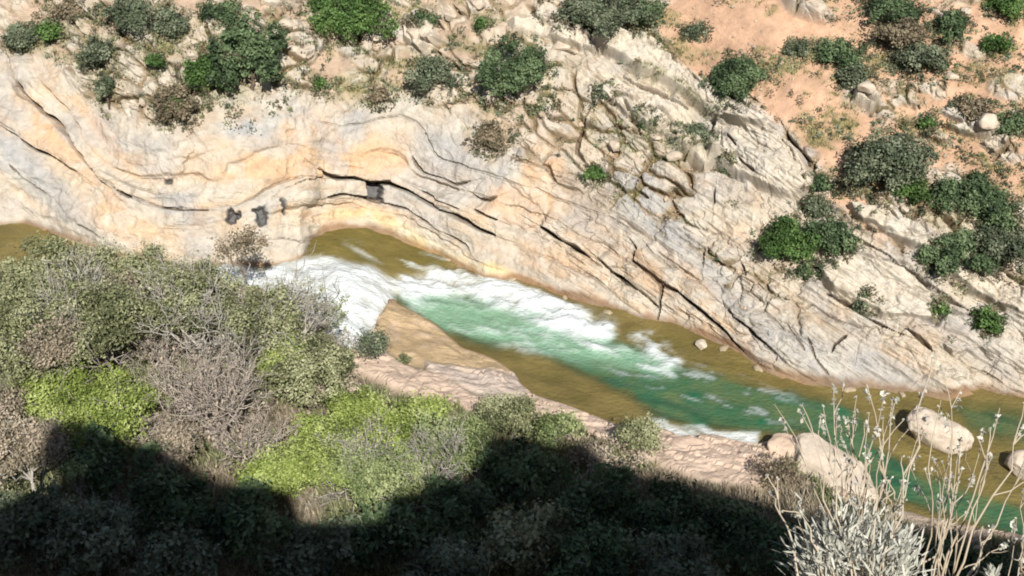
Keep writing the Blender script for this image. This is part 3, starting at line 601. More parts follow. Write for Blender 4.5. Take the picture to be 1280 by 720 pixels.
# ------------------------------------------------------------------ plants
class MB:
    def __init__(s): s.V = []; s.Q = []; s.T = []; s.A = []; s.n = 0
    def add(s, V, Q=None, T=None, A=None):
        s.V.append(V); s.A.append(np.zeros(len(V)) if A is None else A)
        if Q is not None: s.Q.append(Q + s.n)
        if T is not None: s.T.append(T + s.n)
        s.n += len(V)
    def tube(s, pts, r, k=5):
        pts = np.asarray(pts, float); r = np.asarray(r, float); m = len(pts)
        t = np.gradient(pts, axis=0); t /= np.linalg.norm(t, axis=1, keepdims=True) + 1e-9
        ref = np.array([0.3, 0.2, 1.0]) if abs(t[0, 2]) < 0.9 else np.array([1.0, 0.1, 0])
        a = np.cross(t, ref); a /= np.linalg.norm(a, axis=1, keepdims=True) + 1e-9; b = np.cross(t, a)
        ang = np.arange(k) * 2 * math.pi / k
        V = pts[:, None] + r[:, None, None] * (a[:, None] * np.cos(ang)[None, :, None] + b[:, None] * np.sin(ang)[None, :, None])
        i = np.arange(m * k).reshape(m, k); j = np.roll(i, -1, axis=1)
        Q = np.stack([i[:-1], j[:-1], j[1:], i[1:]], -1).reshape(-1, 4)
        s.add(V.reshape(-1, 3), Q)
    def leaves(s, C, rng, size, up=0.4, tint=None, long=1.5, outward=None):
        n = len(C); d = rng.normal(size=(n, 3))
        if outward is not None: d = d * 0.8 + outward * 1.0
        d[:, 2] += up; d /= np.linalg.norm(d, axis=1, keepdims=True)
        q = rng.normal(size=(n, 3)); a = np.cross(d, q); a /= np.linalg.norm(a, axis=1, keepdims=True); b = np.cross(d, a)
        sz = size * rng.uniform(0.6, 1.35, n)[:, None]
        V = np.stack([C - a * sz * long * 0.5, C - b * sz * 0.42 + d * sz * 0.06, C + a * sz * long * 0.5, C + b * sz * 0.42 + d * sz * 0.06], 1).reshape(-1, 3)
        Q = np.arange(4 * n).reshape(n, 4)
        s.add(V, Q, None, np.repeat(tint if tint is not None else rng.random(n), 4))
    def build(s, name, mat, parent=None, loc=None, smooth_=False, tint=True):
        return mesh_np(name, np.concatenate(s.V), [np.concatenate(s.Q)] if s.Q else [] + ([np.concatenate(s.T)] if s.T else []), mat, parent, loc, {'tint': np.concatenate(s.A)} if tint else None, smooth_)
def limb(rng, a, b, n=6, wig=0.08):
    t = np.linspace(0, 1, n)[:, None]; L = np.linalg.norm(b - a); P = a + (b - a) * t
    P[:, 2] += np.sin(t[:, 0] * math.pi) * L * rng.uniform(-0.05, 0.12)
    P[1:-1] += rng.normal(size=(n - 2, 3)) * L * wig
    return P
def crown_pts(rng, c, r, lobes, n, fill=0.35, gap=0.0, per=26, ts=0.13):
    """leaf tufts on the shells of many lobes spread through the crown's volume"""
    L = rng.normal(size=(lobes, 3)); L /= np.linalg.norm(L, axis=1, keepdims=True)
    L *= rng.uniform(0.35, 1.08, (lobes, 1)); L[:, 2] = np.abs(L[:, 2]) * 0.95 - 0.25
    R = rng.uniform(0.12, 0.32, lobes)
    w_ = R ** 1.8; nt_ = max(8, n // per); k = rng.choice(lobes, nt_, p=w_ / w_.sum())
    d = rng.normal(size=(nt_, 3)); d[:, 2] += 0.25; d /= np.linalg.norm(d, axis=1, keepdims=True)
    P = L[k] + d * (R[k] * np.where(rng.random(nt_) < fill, rng.random(nt_) ** 0.5, rng.normal(1.0, 0.13, nt_)))[:, None]
    if gap > 0:
        sd_ = int(rng.integers(999)); q = vnoise(P[:, 0] * 3.1 + 9, P[:, 1] * 3.1, P[:, 2] * 3.1, seed=sd_); keep = q > -0.75 + 1.5 * gap
        P = P[keep]; k = k[keep]; d = d[keep]
    m = len(P); lobet = rng.uniform(0.08, 0.92, lobes); tt = lobet[k] + rng.normal(0, 0.16, m)
    W = c + P * r
    idx = np.repeat(np.arange(m), per); off = rng.normal(size=(len(idx), 3)); off *= (ts * rng.uniform(0.6, 1.5, m)[idx])[:, None]
    out_ = off / (np.linalg.norm(off, axis=1, keepdims=True) + 1e-6) * 0.6 + d[idx] * 0.6
    tint = np.clip(tt[idx] + rng.normal(0, 0.07, len(idx)), 0, 1)
    return W[idx] + off, tint, c + L * r, out_
def plant(px, py, rx, ry, kind, name, cat, label, group=None, far=True, bark=None, dens=1.0, leaf=0.15, lobes=12, gap=0.0, limbs=6, thick=1.0, seed=None, hgt=None, tilt=0, rz=None, fill=0.35, up=0.4):
    rng = np.random.default_rng(seed if seed is not None else int(px * 7 + py * 13 + 5))
    # lie of the plant: crown centre above the ground
    f = at_far if far else at_near
    P0 = f(px, py); dist = np.linalg.norm(P0 - CAM)
    Rx = rx * dist / FPX; Rz = ry * dist / FPX * (1.05 if rz is None else rz)
    hc = (Rz * 0.75) if hgt is None else hgt
    C_ = f(px, py, hc); dist = np.linalg.norm(C_ - CAM); Rx = rx * dist / FPX; Rz = ry * dist / FPX
    gz = float(h_far(C_[0], C_[1])) if far else near_z(C_[0], C_[1])
    if far:                                     # stand on the finished surface
        q = np.hypot(P2[::4, ::4, 0] - C_[0], P2[::4, ::4, 1] - C_[1]); jj, ii = np.unravel_index(np.argmin(q), q.shape); gz = float(P2[jj * 4, ii * 4, 2])
    base = np.array([C_[0], C_[1], gz - 0.06])
    Ry = Rx * rng.uniform(0.85, 1.0)
    root = empty(name, base); tag(root, label, cat, group)
    n = int(dens * 2.6 * (4 * math.pi * ((Rx * Ry) ** 1.6 + 2 * (Rx * Rz) ** 1.6) ** (1 / 1.6) / 3 ** (1 / 1.6)) / (leaf * leaf * 0.63))
    n = int(np.clip(n * (1.15 if far else 0.62), 120, 42000))
    pts, tint, lob, out_ = crown_pts(rng, C_, np.array([Rx, Ry, Rz]) * (0.93 if Rx > 0.6 else 0.85), int(lobes * 1.5), n, fill, gap, 26 if Rx > 0.6 else 12, (0.15 if not far else 0.12) if Rx > 0.6 else 0.07)
    hfun = h_far if far else h_near_raw
    keep = pts[:, 2] > hfun(pts[:, 0], pts[:, 1]) - 0.3
    pts, tint, out_ = pts[keep], tint[keep], out_[keep]
    if far is False and len(pts) == 0: return root
    mb = MB(); mb.leaves(pts, rng, leaf, up, tint, outward=out_)
    mb.build('crown' if name.endswith('tree') else 'foliage', G[kind], root, base)
    tb = MB(); r0 = max(0.05, 0.05 * Rx) * thick
    fork = base + (C_ - base) * 0.45 + rng.normal(size=3) * 0.05 * Rx
    tb.tube(limb(rng, base, fork, 5, 0.04), np.linspace(r0 * 1.25, r0 * 0.85, 5), 7)
    for q in range(min(limbs, len(lob))):
        L = limb(rng, fork, lob[q], 6, 0.06); tb.tube(L, np.linspace(r0 * 0.6, r0 * 0.15, 6), 5)
        for _ in range(4):
            a = L[int(rng.integers(2, 5))]; e = a + rng.normal(size=3) * Rx * 0.25 + (lob[q] - a) * 1.0; tb.tube(limb(rng, a, e, 5, 0.08), np.linspace(r0 * 0.25, r0 * 0.07, 5), 4)
    tb.build('trunk' if name.endswith('tree') else 'stem', bark or B_GREY, root, base, True, False)
    return root
def twig_bush(px, py, rx, ry, name, label, cat, group=None, n=260, far=False, mat=None, r=0.022, leafkind=None, nleaf=0, seed=1, hgt=None, big=5):
    """a leafless shrub: forking stems that split into ever finer twigs"""
    rng = np.random.default_rng(seed); f = at_far if far else at_near
    P0 = f(px, py); s = np.linalg.norm(P0 - CAM) / FPX; Rx, Rz = rx * s, ry * s
    C_ = f(px, py, hgt if hgt is not None else Rz * 0.7); gz = float(h_far(C_[0], C_[1])) if far else near_z(C_[0], C_[1])
    base = np.array([C_[0], C_[1], gz - 0.05]); root = empty(name, base); tag(root, label, cat, group)
    tb = MB(); H = (C_[2] - gz) + Rz
    tips = []
    def grow(a, d, L, rad, lev):
        b = a + d * L; P = limb(rng, a, b, 4, 0.07); tb.tube(P, np.linspace(rad, rad * 0.55, 4), 4 if lev < 2 else 3)
        if lev >= 4: tips.append(b); return
        for _ in range(3 if lev < 3 else 4):
            nd_ = d + rng.normal(size=3) * 0.55; nd_[2] += 0.12; nd_ /= np.linalg.norm(nd_)
            st = P[2] if rng.random() < 0.4 else b
            grow(st, nd_, L * rng.uniform(0.55, 0.85), rad * 0.55, lev + 1)
    for k in range(big):
        a = rng.uniform(0, 2 * math.pi); d = np.array([math.cos(a) * Rx / H * rng.uniform(0.2, 1.1), math.sin(a) * Rx / H * rng.uniform(0.2, 1.1), 0.9]); d /= np.linalg.norm(d)
        grow(base + rng.normal(size=3) * np.array([0.15, 0.15, 0]), d, H * 0.36, r * 3.0, 0)
    tb.build('branches', mat or B_TWIG, root, base, True, False)
    if nleaf and tips:
        tp = np.array(tips); C2 = tp[rng.integers(0, len(tp), nleaf)] + rng.normal(size=(nleaf, 3)) * 0.12
        mb = MB(); mb.leaves(C2, rng, 0.085, 0.3); mb.build('leaves', G[leafkind], root, base)
    return root

FB = 'bushes scattered over the far hillside'
farlist = [
 (310, 74, 50, 62, 'dark', 'large dark green bush above the folded rock, beside a brighter round bush', dict(lobes=22, leaf=.14)),
 (255, 92, 27, 33, 'bright', 'round vivid green bush tucked against the large dark green bush', dict(lobes=10)),
 (276, 18, 26, 16, 'dark', 'dark bush just above the large dark green bush, near the top edge', {}),
 (222, 132, 32, 22, 'dry', 'low greyish brown shrub spreading below the vivid green bush', dict(gap=.3)),
 (218, 130, 15, 13, 'bright', 'small green shrub growing inside the low brown shrub', {}),
 (430, 20, 52, 34, 'bright', 'broad bright green bush at the top edge, above the grey boulders', dict(lobes=20)),
 (645, 86, 46, 42, 'dark', 'dark ragged bush with a bare twiggy middle, alone on pale blocks', dict(lobes=18, gap=.35)),
 (745, 12, 60, 26, 'grey', 'wide grey-green bush on the top edge, left of the orange soil', dict(lobes=20)),
 (800, 16, 28, 22, 'dark', 'dark bush ending the green row at the rim of the orange soil', {}),
 (538, 96, 38, 27, 'grey', 'sparse grey-green shrub in the soil gap above the fold', dict(gap=.35)),
 (475, 118, 14, 17, 'dry', 'small dry brown shrub left of the sparse grey-green shrub', dict(gap=.3)),
 (918, 98, 34, 36, 'dark', 'round dark bush alone on the orange soil above the long slab', dict(lobes=14)),
 (1112, 202, 52, 52, 'grey', 'largest round bush of the right hillside, blue-green with bare patches', dict(lobes=26, gap=.12)),
 (1135, 235, 24, 20, 'bright', 'brighter green bush pressed against the lower side of the largest hillside bush', {}),
 (986, 302, 37, 32, 'bright', 'bright layered green bush on pale blocks above the grey slabs', dict(lobes=16)),
 (1038, 298, 30, 30, 'dark', 'dark green bush touching the bright layered one', dict(lobes=12)),
 (1028, 232, 15, 15, 'dark', 'small dark bush topmost of a short column on the soil edge', {}),
 (1020, 258, 16, 12, 'grey', 'small grey-green bush below the topmost one of the short column', {}),
 (1214, 243, 42, 27, 'dark', 'wide dark bush right of the largest hillside bush', dict(lobes=14)),
 (1250, 268, 24, 22, 'dark', 'dark bush hanging below the wide dark bush near the right edge', {}),
 (1196, 318, 38, 28, 'dark', 'dark bush low on the right hillside above a pale slab', dict(lobes=12)),
 (1258, 312, 30, 30, 'grey', 'grey-green bush reaching the right edge beside the low dark bush', dict(lobes=12)),
 (1232, 300, 22, 20, 'grey', 'small grey-green bush filling the space between two dark ones at right', {}),
 (1238, 400, 17, 17, 'bright', 'small bright green shrub alone on the lowest grey slabs at right', {}),
 (1175, 386, 10, 10, 'bright', 'tiny green shrub on the slab left of the small bright one', {}),
 (1083, 378, 13, 13, 'grey', 'tiny grey-green shrub rooted in a dark joint of the slabs', {}),
 (1010, 340, 14, 8, 'dark', 'flat little shrub just under the bright layered bush', {}),
 (1152, 72, 34, 22, 'grey', 'grey-green thicket below the bushes at the top right', dict(gap=.2)),
 (1187, 32, 22, 18, 'dark', 'green bush standing above the thicket at the top right', {}),
 (1118, 10, 36, 15, 'dark', 'dark bush cut by the top edge left of the thicket', {}),
 (1128, 42, 30, 20, 'dry', 'bare brownish shrub between the top bush and the thicket', dict(gap=.35)),
 (1257, 8, 24, 15, 'bright', 'green bush in the top right corner', {}),
 (1052, 66, 28, 18, 'dark', 'low dark shrub on orange soil left of the bare soil run', dict(gap=.15)),
 (1070, 96, 19, 17, 'grey', 'grey shrub right under the low dark shrub on the soil', dict(gap=.2)),
 (1245, 56, 15, 14, 'bright', 'small green bush under the top right corner bush', {}),
 (1160, 155, 9, 12, 'bright', 'little upright green shrub on the orange soil above the largest bush', {}),
 (1262, 153, 19, 13, 'dark', 'dark shrub on a grassy ledge close to the right edge', {}),
 (1215, 132, 22, 10, 'dry', 'flat brown shrub on the grassy ledge near the right edge', dict(gap=.3)),
 (868, 172, 24, 15, 'grey', 'grey shrub in the dark joint under the long raised slab', dict(gap=.3)),
 (808, 154, 13, 10, 'dark', 'tiny dark shrub among the small broken blocks', {}),
 (742, 218, 14, 12, 'bright', 'tiny green shrub under the cluster of broken blocks', {}),
 (757, 116, 15, 11, 'grey', 'small grey-green shrub above the cluster of broken blocks', {}),
 (905, 215, 10, 8, 'grey', 'tiny shrub in the middle of the smooth pale slab', {}),
 (24, 45, 20, 15, 'grey', 'small green shrub by the top left corner above the tilted beds', {}),
 (64, 38, 16, 13, 'bright', 'bright yellowish green shrub near the top left corner', {}),
 (120, 66, 22, 18, 'grey', 'grey leafless looking shrub on pale rock at upper left', dict(gap=.35)),
 (132, 108, 14, 26, 'grey', 'narrow grey shrub running down a crack at upper left', dict(gap=.4)),
 (194, 76, 11, 11, 'bright', 'tiny green shrub between the upper left rocks', {}),
 (165, 12, 36, 20, 'grey', 'grey-green thicket on the top edge at upper left', dict(gap=.3)),
 (215, 30, 22, 18, 'grey', 'sparse grey shrub right of the top edge thicket', dict(gap=.4)),
 (90, 12, 26, 10, 'dry', 'brown shrub on the top edge close to the left corner', dict(gap=.3)),
 (398, 105, 11, 10, 'bright', 'tiny green shrub on the soil right of the large dark green bush', {}),
 (613, 172, 24, 18, 'dry', 'dry brown shrub on the rock face right of the swirling fold', dict(gap=.3)),
 (530, 24, 15, 9, 'dark', 'small dark shrub between boulders below the top edge', {}),
 (603, 30, 10, 7, 'bright', 'tiny bright shrub on the orange soil below the top edge', {}),
 (684, 131, 12, 10, 'dark', 'small dark shrub off the lower right of the ragged dark bush', {}),
 (1000, 60, 18, 8, 'grey', 'thin grass-like shrub in the middle of the orange soil', dict(gap=.4)),
 (870, 40, 16, 10, 'grey', 'faint grey shrub on the orange soil near its left end', dict(gap=.4)),
]
for px, py, rx, ry, k, lab, kw in farlist:
    d = dict(far=True, lobes=12, leaf=0.10, gap=.22, dens=.85); d.update(kw); d['lobes'] = int(d['lobes'] * 1.3)
    if rx < 22: d['leaf'] = 0.10
    plant(px, py, rx, ry, k, 'bush', 'bush', lab, FB, bark=B_BROWN, limbs=4, **d)

NT = 'trees and shrubs on the near bank'
nearlist = [
 (62, 352, 80, 52, 'olive', 'wide_tree', 'olive-green tree standing at the water by the left edge', dict(gap=.18, lobes=34, hgt=3.0, leaf=.085)),
 (30, 425, 75, 62, 'olive', 'wide_tree', 'large olive-green tree cut by the left edge below the river bend', dict(gap=.12, lobes=36, hgt=3.2, leaf=.09)),
 (128, 410, 66, 58, 'olive', 'wide_tree', 'olive-green tree right of the one cut by the left edge', dict(gap=.15, lobes=32, hgt=3.2, leaf=.09)),
 (195, 345, 58, 38, 'olive', 'wide_tree', 'thin-leaved tree whose top reaches the foot of the rock wall', dict(gap=.30, lobes=26, hgt=3.0, leaf=.085)),
 (245, 375, 62, 55, 'olive', 'pale_trunk_tree', 'tree with forked whitish trunk beside the first white water', dict(gap=.30, lobes=34, hgt=3.4, leaf=.085, bark='p', limbs=11, thick=1.5)),
 (318, 400, 50, 58, 'olive', 'pale_trunk_tree', 'olive tree with two pale stems in front of the rapids', dict(gap=.28, lobes=30, hgt=3.2, leaf=.085, bark='p', limbs=10, thick=1.3)),
 (300, 305, 30, 20, 'dry', 'thin_tree', 'nearly bare treetop poking up against the rock wall', dict(gap=.5, lobes=14, hgt=3.2, dens=.6, leaf=.08)),
 (400, 385, 46, 52, 'olive', 'thin_tree', 'sparse see-through tree in front of the white water', dict(gap=.5, lobes=34, hgt=3.0, dens=.32, leaf=.08, limbs=12)),
 (385, 455, 58, 45, 'olive', 'wide_tree', 'olive tree below the sparse one, next to the pink slab', dict(gap=.2, lobes=28, hgt=2.4, leaf=.085)),
 (75, 485, 70, 26, 'lime', 'low_bush', 'yellow-green bush in a long sunlit row at left', dict(lobes=26, gap=.25, hgt=1.8, leaf=.08, limbs=12)),
 (140, 515, 68, 38, 'lime', 'low_bush', 'bright yellow-green bush right above the shadow notch', dict(lobes=28, gap=.25, hgt=1.8, leaf=.08, limbs=12)),
 (30, 560, 55, 48, 'pink', 'dry_tree', 'sunlit pinkish grey tree at the left edge above the shade', dict(gap=.2, lobes=26, hgt=2.8, leaf=.085, bark='p', limbs=9)),
 (92, 592, 16, 15, 'pale', 'low_bush', 'small sunlit tuft sticking out into the dark shade', dict(lobes=7, hgt=2.6, leaf=.09)),
 (370, 580, 56, 42, 'lime', 'low_bush', 'bright yellow-green bush below the bare grey shrub', dict(lobes=28, gap=.25, hgt=1.8, leaf=.08, limbs=12)),
 (447, 520, 44, 44, 'lime', 'low_bush', 'green leafy bush between the pink slab and the paler bush', dict(lobes=26, gap=.25, hgt=1.9, leaf=.08, limbs=12)),
 (450, 585, 52, 44, 'pale', 'low_bush', 'pale green bush on the shade line in the middle of the near bank', dict(lobes=28, gap=.22, hgt=1.9, leaf=.08, limbs=12, bark='p')),
 (545, 560, 55, 44, 'pale', 'low_bush', 'rounded pale green bush with visible grey branches, beside the dark corner of shade', dict(lobes=24, gap=.12, hgt=2.0, leaf=.085, bark='p', limbs=10)),
 (530, 517, 32, 20, 'lime', 'low_bush', 'vivid green patch of bush under the pink slab', dict(lobes=10, hgt=1.6, leaf=.1)),
 (420, 475, 30, 22, 'pink', 'dry_tree', 'dry brownish shrub against the end of the pink slab', dict(gap=.35, lobes=12, hgt=1.6, leaf=.09)),
 (640, 522, 42, 26, 'olive', 'low_bush', 'mid green shrub on the bank right of the mauve slab', dict(lobes=16, hgt=1.2, leaf=.08)),
 (690, 540, 36, 16, 'pale', 'low_bush', 'pale low shrub between the mid green shrub and the bank edge', dict(lobes=12, gap=.2, hgt=.9, leaf=.09)),
 (800, 546, 30, 20, 'olive', 'low_bush', 'green shrub at the water where the ochre shelf ends', dict(lobes=12, hgt=.9, leaf=.09)),
 (760, 572, 46, 18, 'pink', 'low_bush', 'dry pale shrub on the bank just above the shade', dict(lobes=12, gap=.3, hgt=.8, leaf=.09)),
 (505, 450, 10, 8, 'olive', 'low_bush', 'tiny green shrub in the joint between tan and pink slabs', dict(lobes=6, hgt=.2, leaf=.07)),
]
for px, py, rx, ry, k, nm, lab, kw in nearlist:
    kw = dict(kw); bk = B_PALE if kw.pop('bark', None) == 'p' else B_GREY
    kw.setdefault('limbs', 8)
    plant(px, py, rx, ry, k, nm, 'tree' if nm.endswith('tree') else 'bush', lab, NT, far=False, bark=bk, fill=.3, **kw)
twig_bush(265, 505, 78, 78, 'bare_shrub', 'large leafless grey shrub with whitish forked branches among green trees', 'shrub', NT, r=.036, leafkind='pink', nleaf=700, seed=4, big=13)
twig_bush(315, 565, 62, 52, 'bare_shrub', 'leafless grey shrub behind the bright yellow-green bush at the shade line', 'shrub', NT, r=.028, leafkind='pink', nleaf=350, seed=5, big=8)
twig_bush(205, 445, 45, 45, 'bare_shrub', 'leafless pinkish shrub left of the large grey one', 'shrub', NT, r=.03, leafkind='pink', nleaf=350, seed=6, big=8)
twig_bush(120, 455, 40, 30, 'bare_shrub', 'small leafless shrub above the long yellow-green row', 'shrub', NT, r=.018, leafkind='pink', nleaf=200, seed=8, big=6)
twig_bush(965, 585, 30, 26, 'bare_shrub', 'dark tangled twigs hanging on the left side of the big pale boulder', 'shrub', NT, r=.016, leafkind='dry', nleaf=600, seed=9, big=6, mat=B_BROWN)
twig_bush(968, 530, 16, 22, 'bare_shrub', 'tiny wispy shrub on top of the rock left of the big pale boulder', 'shrub', NT, r=.010, seed=10, big=4)
twig_bush(245, 395, 55, 62, 'bare_branches_tree', 'whitish bare branches rising between the olive trees left of the rapids', 'tree', NT, r=.046, seed=31, big=7, mat=B_PALE, hgt=3.3)
twig_bush(335, 395, 45, 60, 'bare_branches_tree', 'slender whitish bare stems beside the thin tree at the white water', 'tree', NT, r=.042, seed=32, big=6, mat=B_PALE, hgt=3.3)
twig_bush(85, 390, 60, 55, 'bare_branches_tree', 'grey bare branches showing among the olive trees at left', 'tree', NT, r=.04, seed=33, big=7, mat=B_PALE, hgt=3.6)
twig_bush(530, 565, 48, 40, 'bare_branches_tree', 'pale bare branches inside the rounded pale green bush', 'tree', NT, r=.026, seed=34, big=6, mat=B_PALE, hgt=2.4)
twig_bush(400, 450, 50, 40, 'bare_branches_tree', 'grey leafless branches in front of the end of the pink slab', 'tree', NT, r=.024, seed=35, big=6, leafkind='pink', nleaf=300, hgt=1.6)
plant(150, 372, 34, 34, 'pink', 'dry_tree', 'tree', 'pinkish dry crown between the olive trees at left', NT, far=False, bark=B_PALE, gap=.35, lobes=16, hgt=3.4, leaf=.08, limbs=8, fill=.3)
plant(350, 440, 34, 30, 'lime', 'low_bush', 'bush', 'fresh green patch of leaves among the grey branches below the rapids', NT, far=False, bark=B_PALE, gap=.35, lobes=14, hgt=2.2, leaf=.08, fill=.3)
plant(60, 430, 40, 26, 'pink', 'dry_tree', 'tree', 'pinkish dry crown in front of the large olive tree at the left edge', NT, far=False, bark=B_PALE, gap=.35, lobes=16, hgt=3.6, leaf=.08, limbs=8, fill=.3)
for px, py, rx, ry, kk, lb, hh in [(410, 548, 46, 38, 'lime', 'yellow-green bush filling the gap between the two bright ones of the middle', 1.9), (330, 595, 34, 22, 'lime', 'small yellow-green bush at the foot of the leafless shrub on the shade line', 1.2),
        (490, 545, 40, 34, 'lime', 'bright green bush between the pale green one and the vivid patch', 1.9), (505, 600, 44, 30, 'pale', 'low pale bush on the shade line under the rounded pale green bush', 1.2),
        (590, 545, 26, 30, 'pale', 'pale greyish bush at the sharp corner of the shade', 1.6), (215, 560, 36, 26, 'pink', 'dry pinkish shrub between the yellow-green bush and the leafless shrub', 1.4),
        (10, 500, 30, 26, 'pink', 'dry pinkish shrub at the left edge over the sunlit grey tree', 2.0), (465, 430, 20, 22, 'grey', 'grey-green shrub at the foot of the white drop beside the tan rock', 1.2)]:
    plant(px, py, rx, ry, kk, 'low_bush', 'bush', lb, NT, far=False, bark=B_PALE, gap=.22, lobes=22, hgt=hh, leaf=.08, limbs=11, fill=.3)
twig_bush(180, 540, 40, 30, 'bare_branches_tree', 'short leafless branches beside the shadow notch', 'tree', NT, r=.024, seed=36, big=5, leafkind='pink', nleaf=200, hgt=1.4)
twig_bush(440, 560, 46, 40, 'bare_branches_tree', 'grey crooked branches among the bright bushes of the middle', 'tree', NT, r=.026, seed=37, big=6, mat=B_PALE, hgt=2.4)
# in the shade
shadelist = [
 (130, 585, 60, 38, 'dark', 'dark bush in the shade notch under the yellow-green bush'), (30, 655, 60, 48, 'grey', 'dim bush in the shade at the left edge'),
 (110, 680, 58, 48, 'grey', 'dim tree near the bottom left with a pale forked stem'), (205, 630, 58, 46, 'dark', 'dark bush in the shade below the large leafless shrub'),
 (215, 705, 55, 40, 'grey', 'dim bush at the bottom edge right of the forked stem'), (300, 660, 60, 48, 'dark', 'dark shaded bush below the second yellow-green bush'),
 (385, 690, 58, 45, 'grey', 'greyish shaded bush at the bottom, left of the middle'), (470, 665, 55, 42, 'dark', 'shaded bush under the pale green bush'),
 (560, 640, 58, 46, 'dark', 'very dark bush under the rounded pale green bush'), (560, 710, 60, 34, 'grey', 'dim bush at the bottom edge below the very dark one'),
 (650, 595, 60, 42, 'dark', 'dark bush filling the corner of the shade at the bank'), (655, 675, 62, 50, 'olive', 'faintly green shaded bush at the bottom middle'),
 (745, 625, 60, 44, 'dark', 'shaded bush below the dry pale shrub of the bank'), (750, 700, 60, 42, 'dark', 'shaded bush at the bottom right of the faintly green one'),
 (840, 650, 58, 42, 'dark', 'shaded bush below the white wavelets at the bank'), (850, 712, 58, 36, 'grey', 'dim bush on the bottom edge left of the dry plant'),
 (930, 665, 56, 42, 'dark', 'shaded bush just left of the dry plant'), (1020, 700, 60, 44, 'dark', 'shaded bush straight behind the dry plant'),
 (1120, 705, 60, 40, 'dark', 'shaded bush behind the right stems of the dry plant'), (1215, 712, 60, 36, 'dark', 'shaded bush in the bottom right corner'),
]
for px, py, rx, ry, k, lab in shadelist:
    plant(px, py, rx, ry, k, 'shaded_bush', 'bush', lab, 'bushes in the deep shade of the near slope', far=False, bark=B_PALE, lobes=20, gap=.1, hgt=1.8, leaf=.14, limbs=7, dens=1.2)
twig_bush(140, 660, 40, 52, 'bare_shrub', 'pale forked bare stems standing in the shade near the bottom left', 'shrub', NT, r=.02, seed=21, big=4, mat=B_PALE)
twig_bush(185, 690, 40, 40, 'bare_shrub', 'pale slanting bare branch in the shade by the bottom edge', 'shrub', NT, r=.018, seed=22, big=3, mat=B_PALE)

# ------------------------------------------------------------------ boulders
def boulder(name, label, cat, C_, R, seed, col=(0.47, 0.39, 0.31), rot=0.0, flat=1.0, group=None, cuts=9, sub=5, lean=0.0, block=0.0):
    rng = np.random.default_rng(seed); bm = bmesh.new(); bmesh.ops.create_icosphere(bm, subdivisions=sub, radius=1.0)
    V = np.array([v.co[:] for v in bm.verts]); F = np.array([[v.index for v in f.verts] for f in bm.faces]); bm.free()
    if block: V = np.sign(V) * np.abs(V) ** (1 - block); 
    for _ in range(cuts):
        d = rng.normal(size=3); d /= np.linalg.norm(d); h = rng.uniform(0.58, 0.9); s = V @ d; V = V - np.where(s > h, s - h, 0)[:, None] * d * 0.92
    nz_ = fbm(V[:, 0] * 1.6 + seed, V[:, 1] * 1.6, V[:, 2] * 1.6, oct=5, seed=seed); V = V * (1 + 0.16 * nz_ + 0.05 * fbm(V[:, 0] * 5 + seed, V[:, 1] * 5, V[:, 2] * 5, oct=3, seed=seed + 3, ridge=True))[:, None]
    V = V * np.array(R); V[:, 2] += lean * V[:, 0]
    cr, sr = math.cos(rot), math.sin(rot); V = np.c_[V[:, 0] * cr - V[:, 1] * sr, V[:, 0] * sr + V[:, 1] * cr, V[:, 2]]
    cc = np.array(col)[None] * (1 + 0.3 * nz_)[:, None]
    o = mesh_np(name, V + C_, [F], M_BOULDER, None, C_, {'albedo': cc}, True)
    tag(o, label, cat, group); return o
def wpt(px, py, z):
    d = raydir(px, py); t = (z - CAM[2]) / d[2]; return CAM + t * d
BG = 'boulders along the river'
boulder('boulder', 'big pale boulder sloping down to the right, behind the dry plant', 'boulder', wpt(1038, 590, 0.35), (2.8, 1.6, 0.95), 3, (0.55, 0.47, 0.38), rot=-0.62, group=BG, cuts=30, lean=-0.14, block=.12)
boulder('boulder', 'flat-topped pale rock joined to the upper left of the big boulder', 'boulder', wpt(985, 570, 0.3), (1.3, 1.15, 0.8), 5, (0.55, 0.42, 0.32), rot=0.3, group=BG, cuts=22)
boulder('boulder', 'smooth pale boulder standing in the ochre shallows', 'boulder', wpt(1172, 545, 0.2), (1.35, 0.8, 0.95), 8, (0.57, 0.48, 0.39), rot=-0.35, group=BG, cuts=10, block=.5, lean=-.08)
boulder('boulder', 'rounded pale boulder in the water cut by the right edge', 'boulder', wpt(1286, 586, 0.2), (0.95, 0.85, 0.85), 9, (0.58, 0.48, 0.39), group=BG, cuts=18)
boulder('boulder', 'small white rock at the water under the rock wall joint', 'boulder', wpt(876, 431, 0.12), (0.28, 0.3, 0.25), 10, (0.55, 0.47, 0.38), group=BG)
boulder('boulder', 'brown wet rock at the tip of the tan slab dividing the rapids', 'boulder', wpt(489, 383, 0.35), (0.32, 0.75, 0.40), 11, (0.27, 0.19, 0.12), rot=0.3, group=BG, cuts=26, block=.3)
boulder('boulder', 'angular pink rock in the broken bank left of the big boulder', 'boulder', wpt(925, 585, 0.6), (0.9, 0.7, 0.5), 12, (0.52, 0.39, 0.3), group=BG)
boulder('boulder', 'wedge of pink rock lying along the bank below the white wavelets', 'boulder', wpt(868, 565, 0.5), (1.3, 0.75, 0.45), 14, (0.56, 0.42, 0.33), rot=-0.4, group=BG)
HB = 'loose blocks on the far hillside'
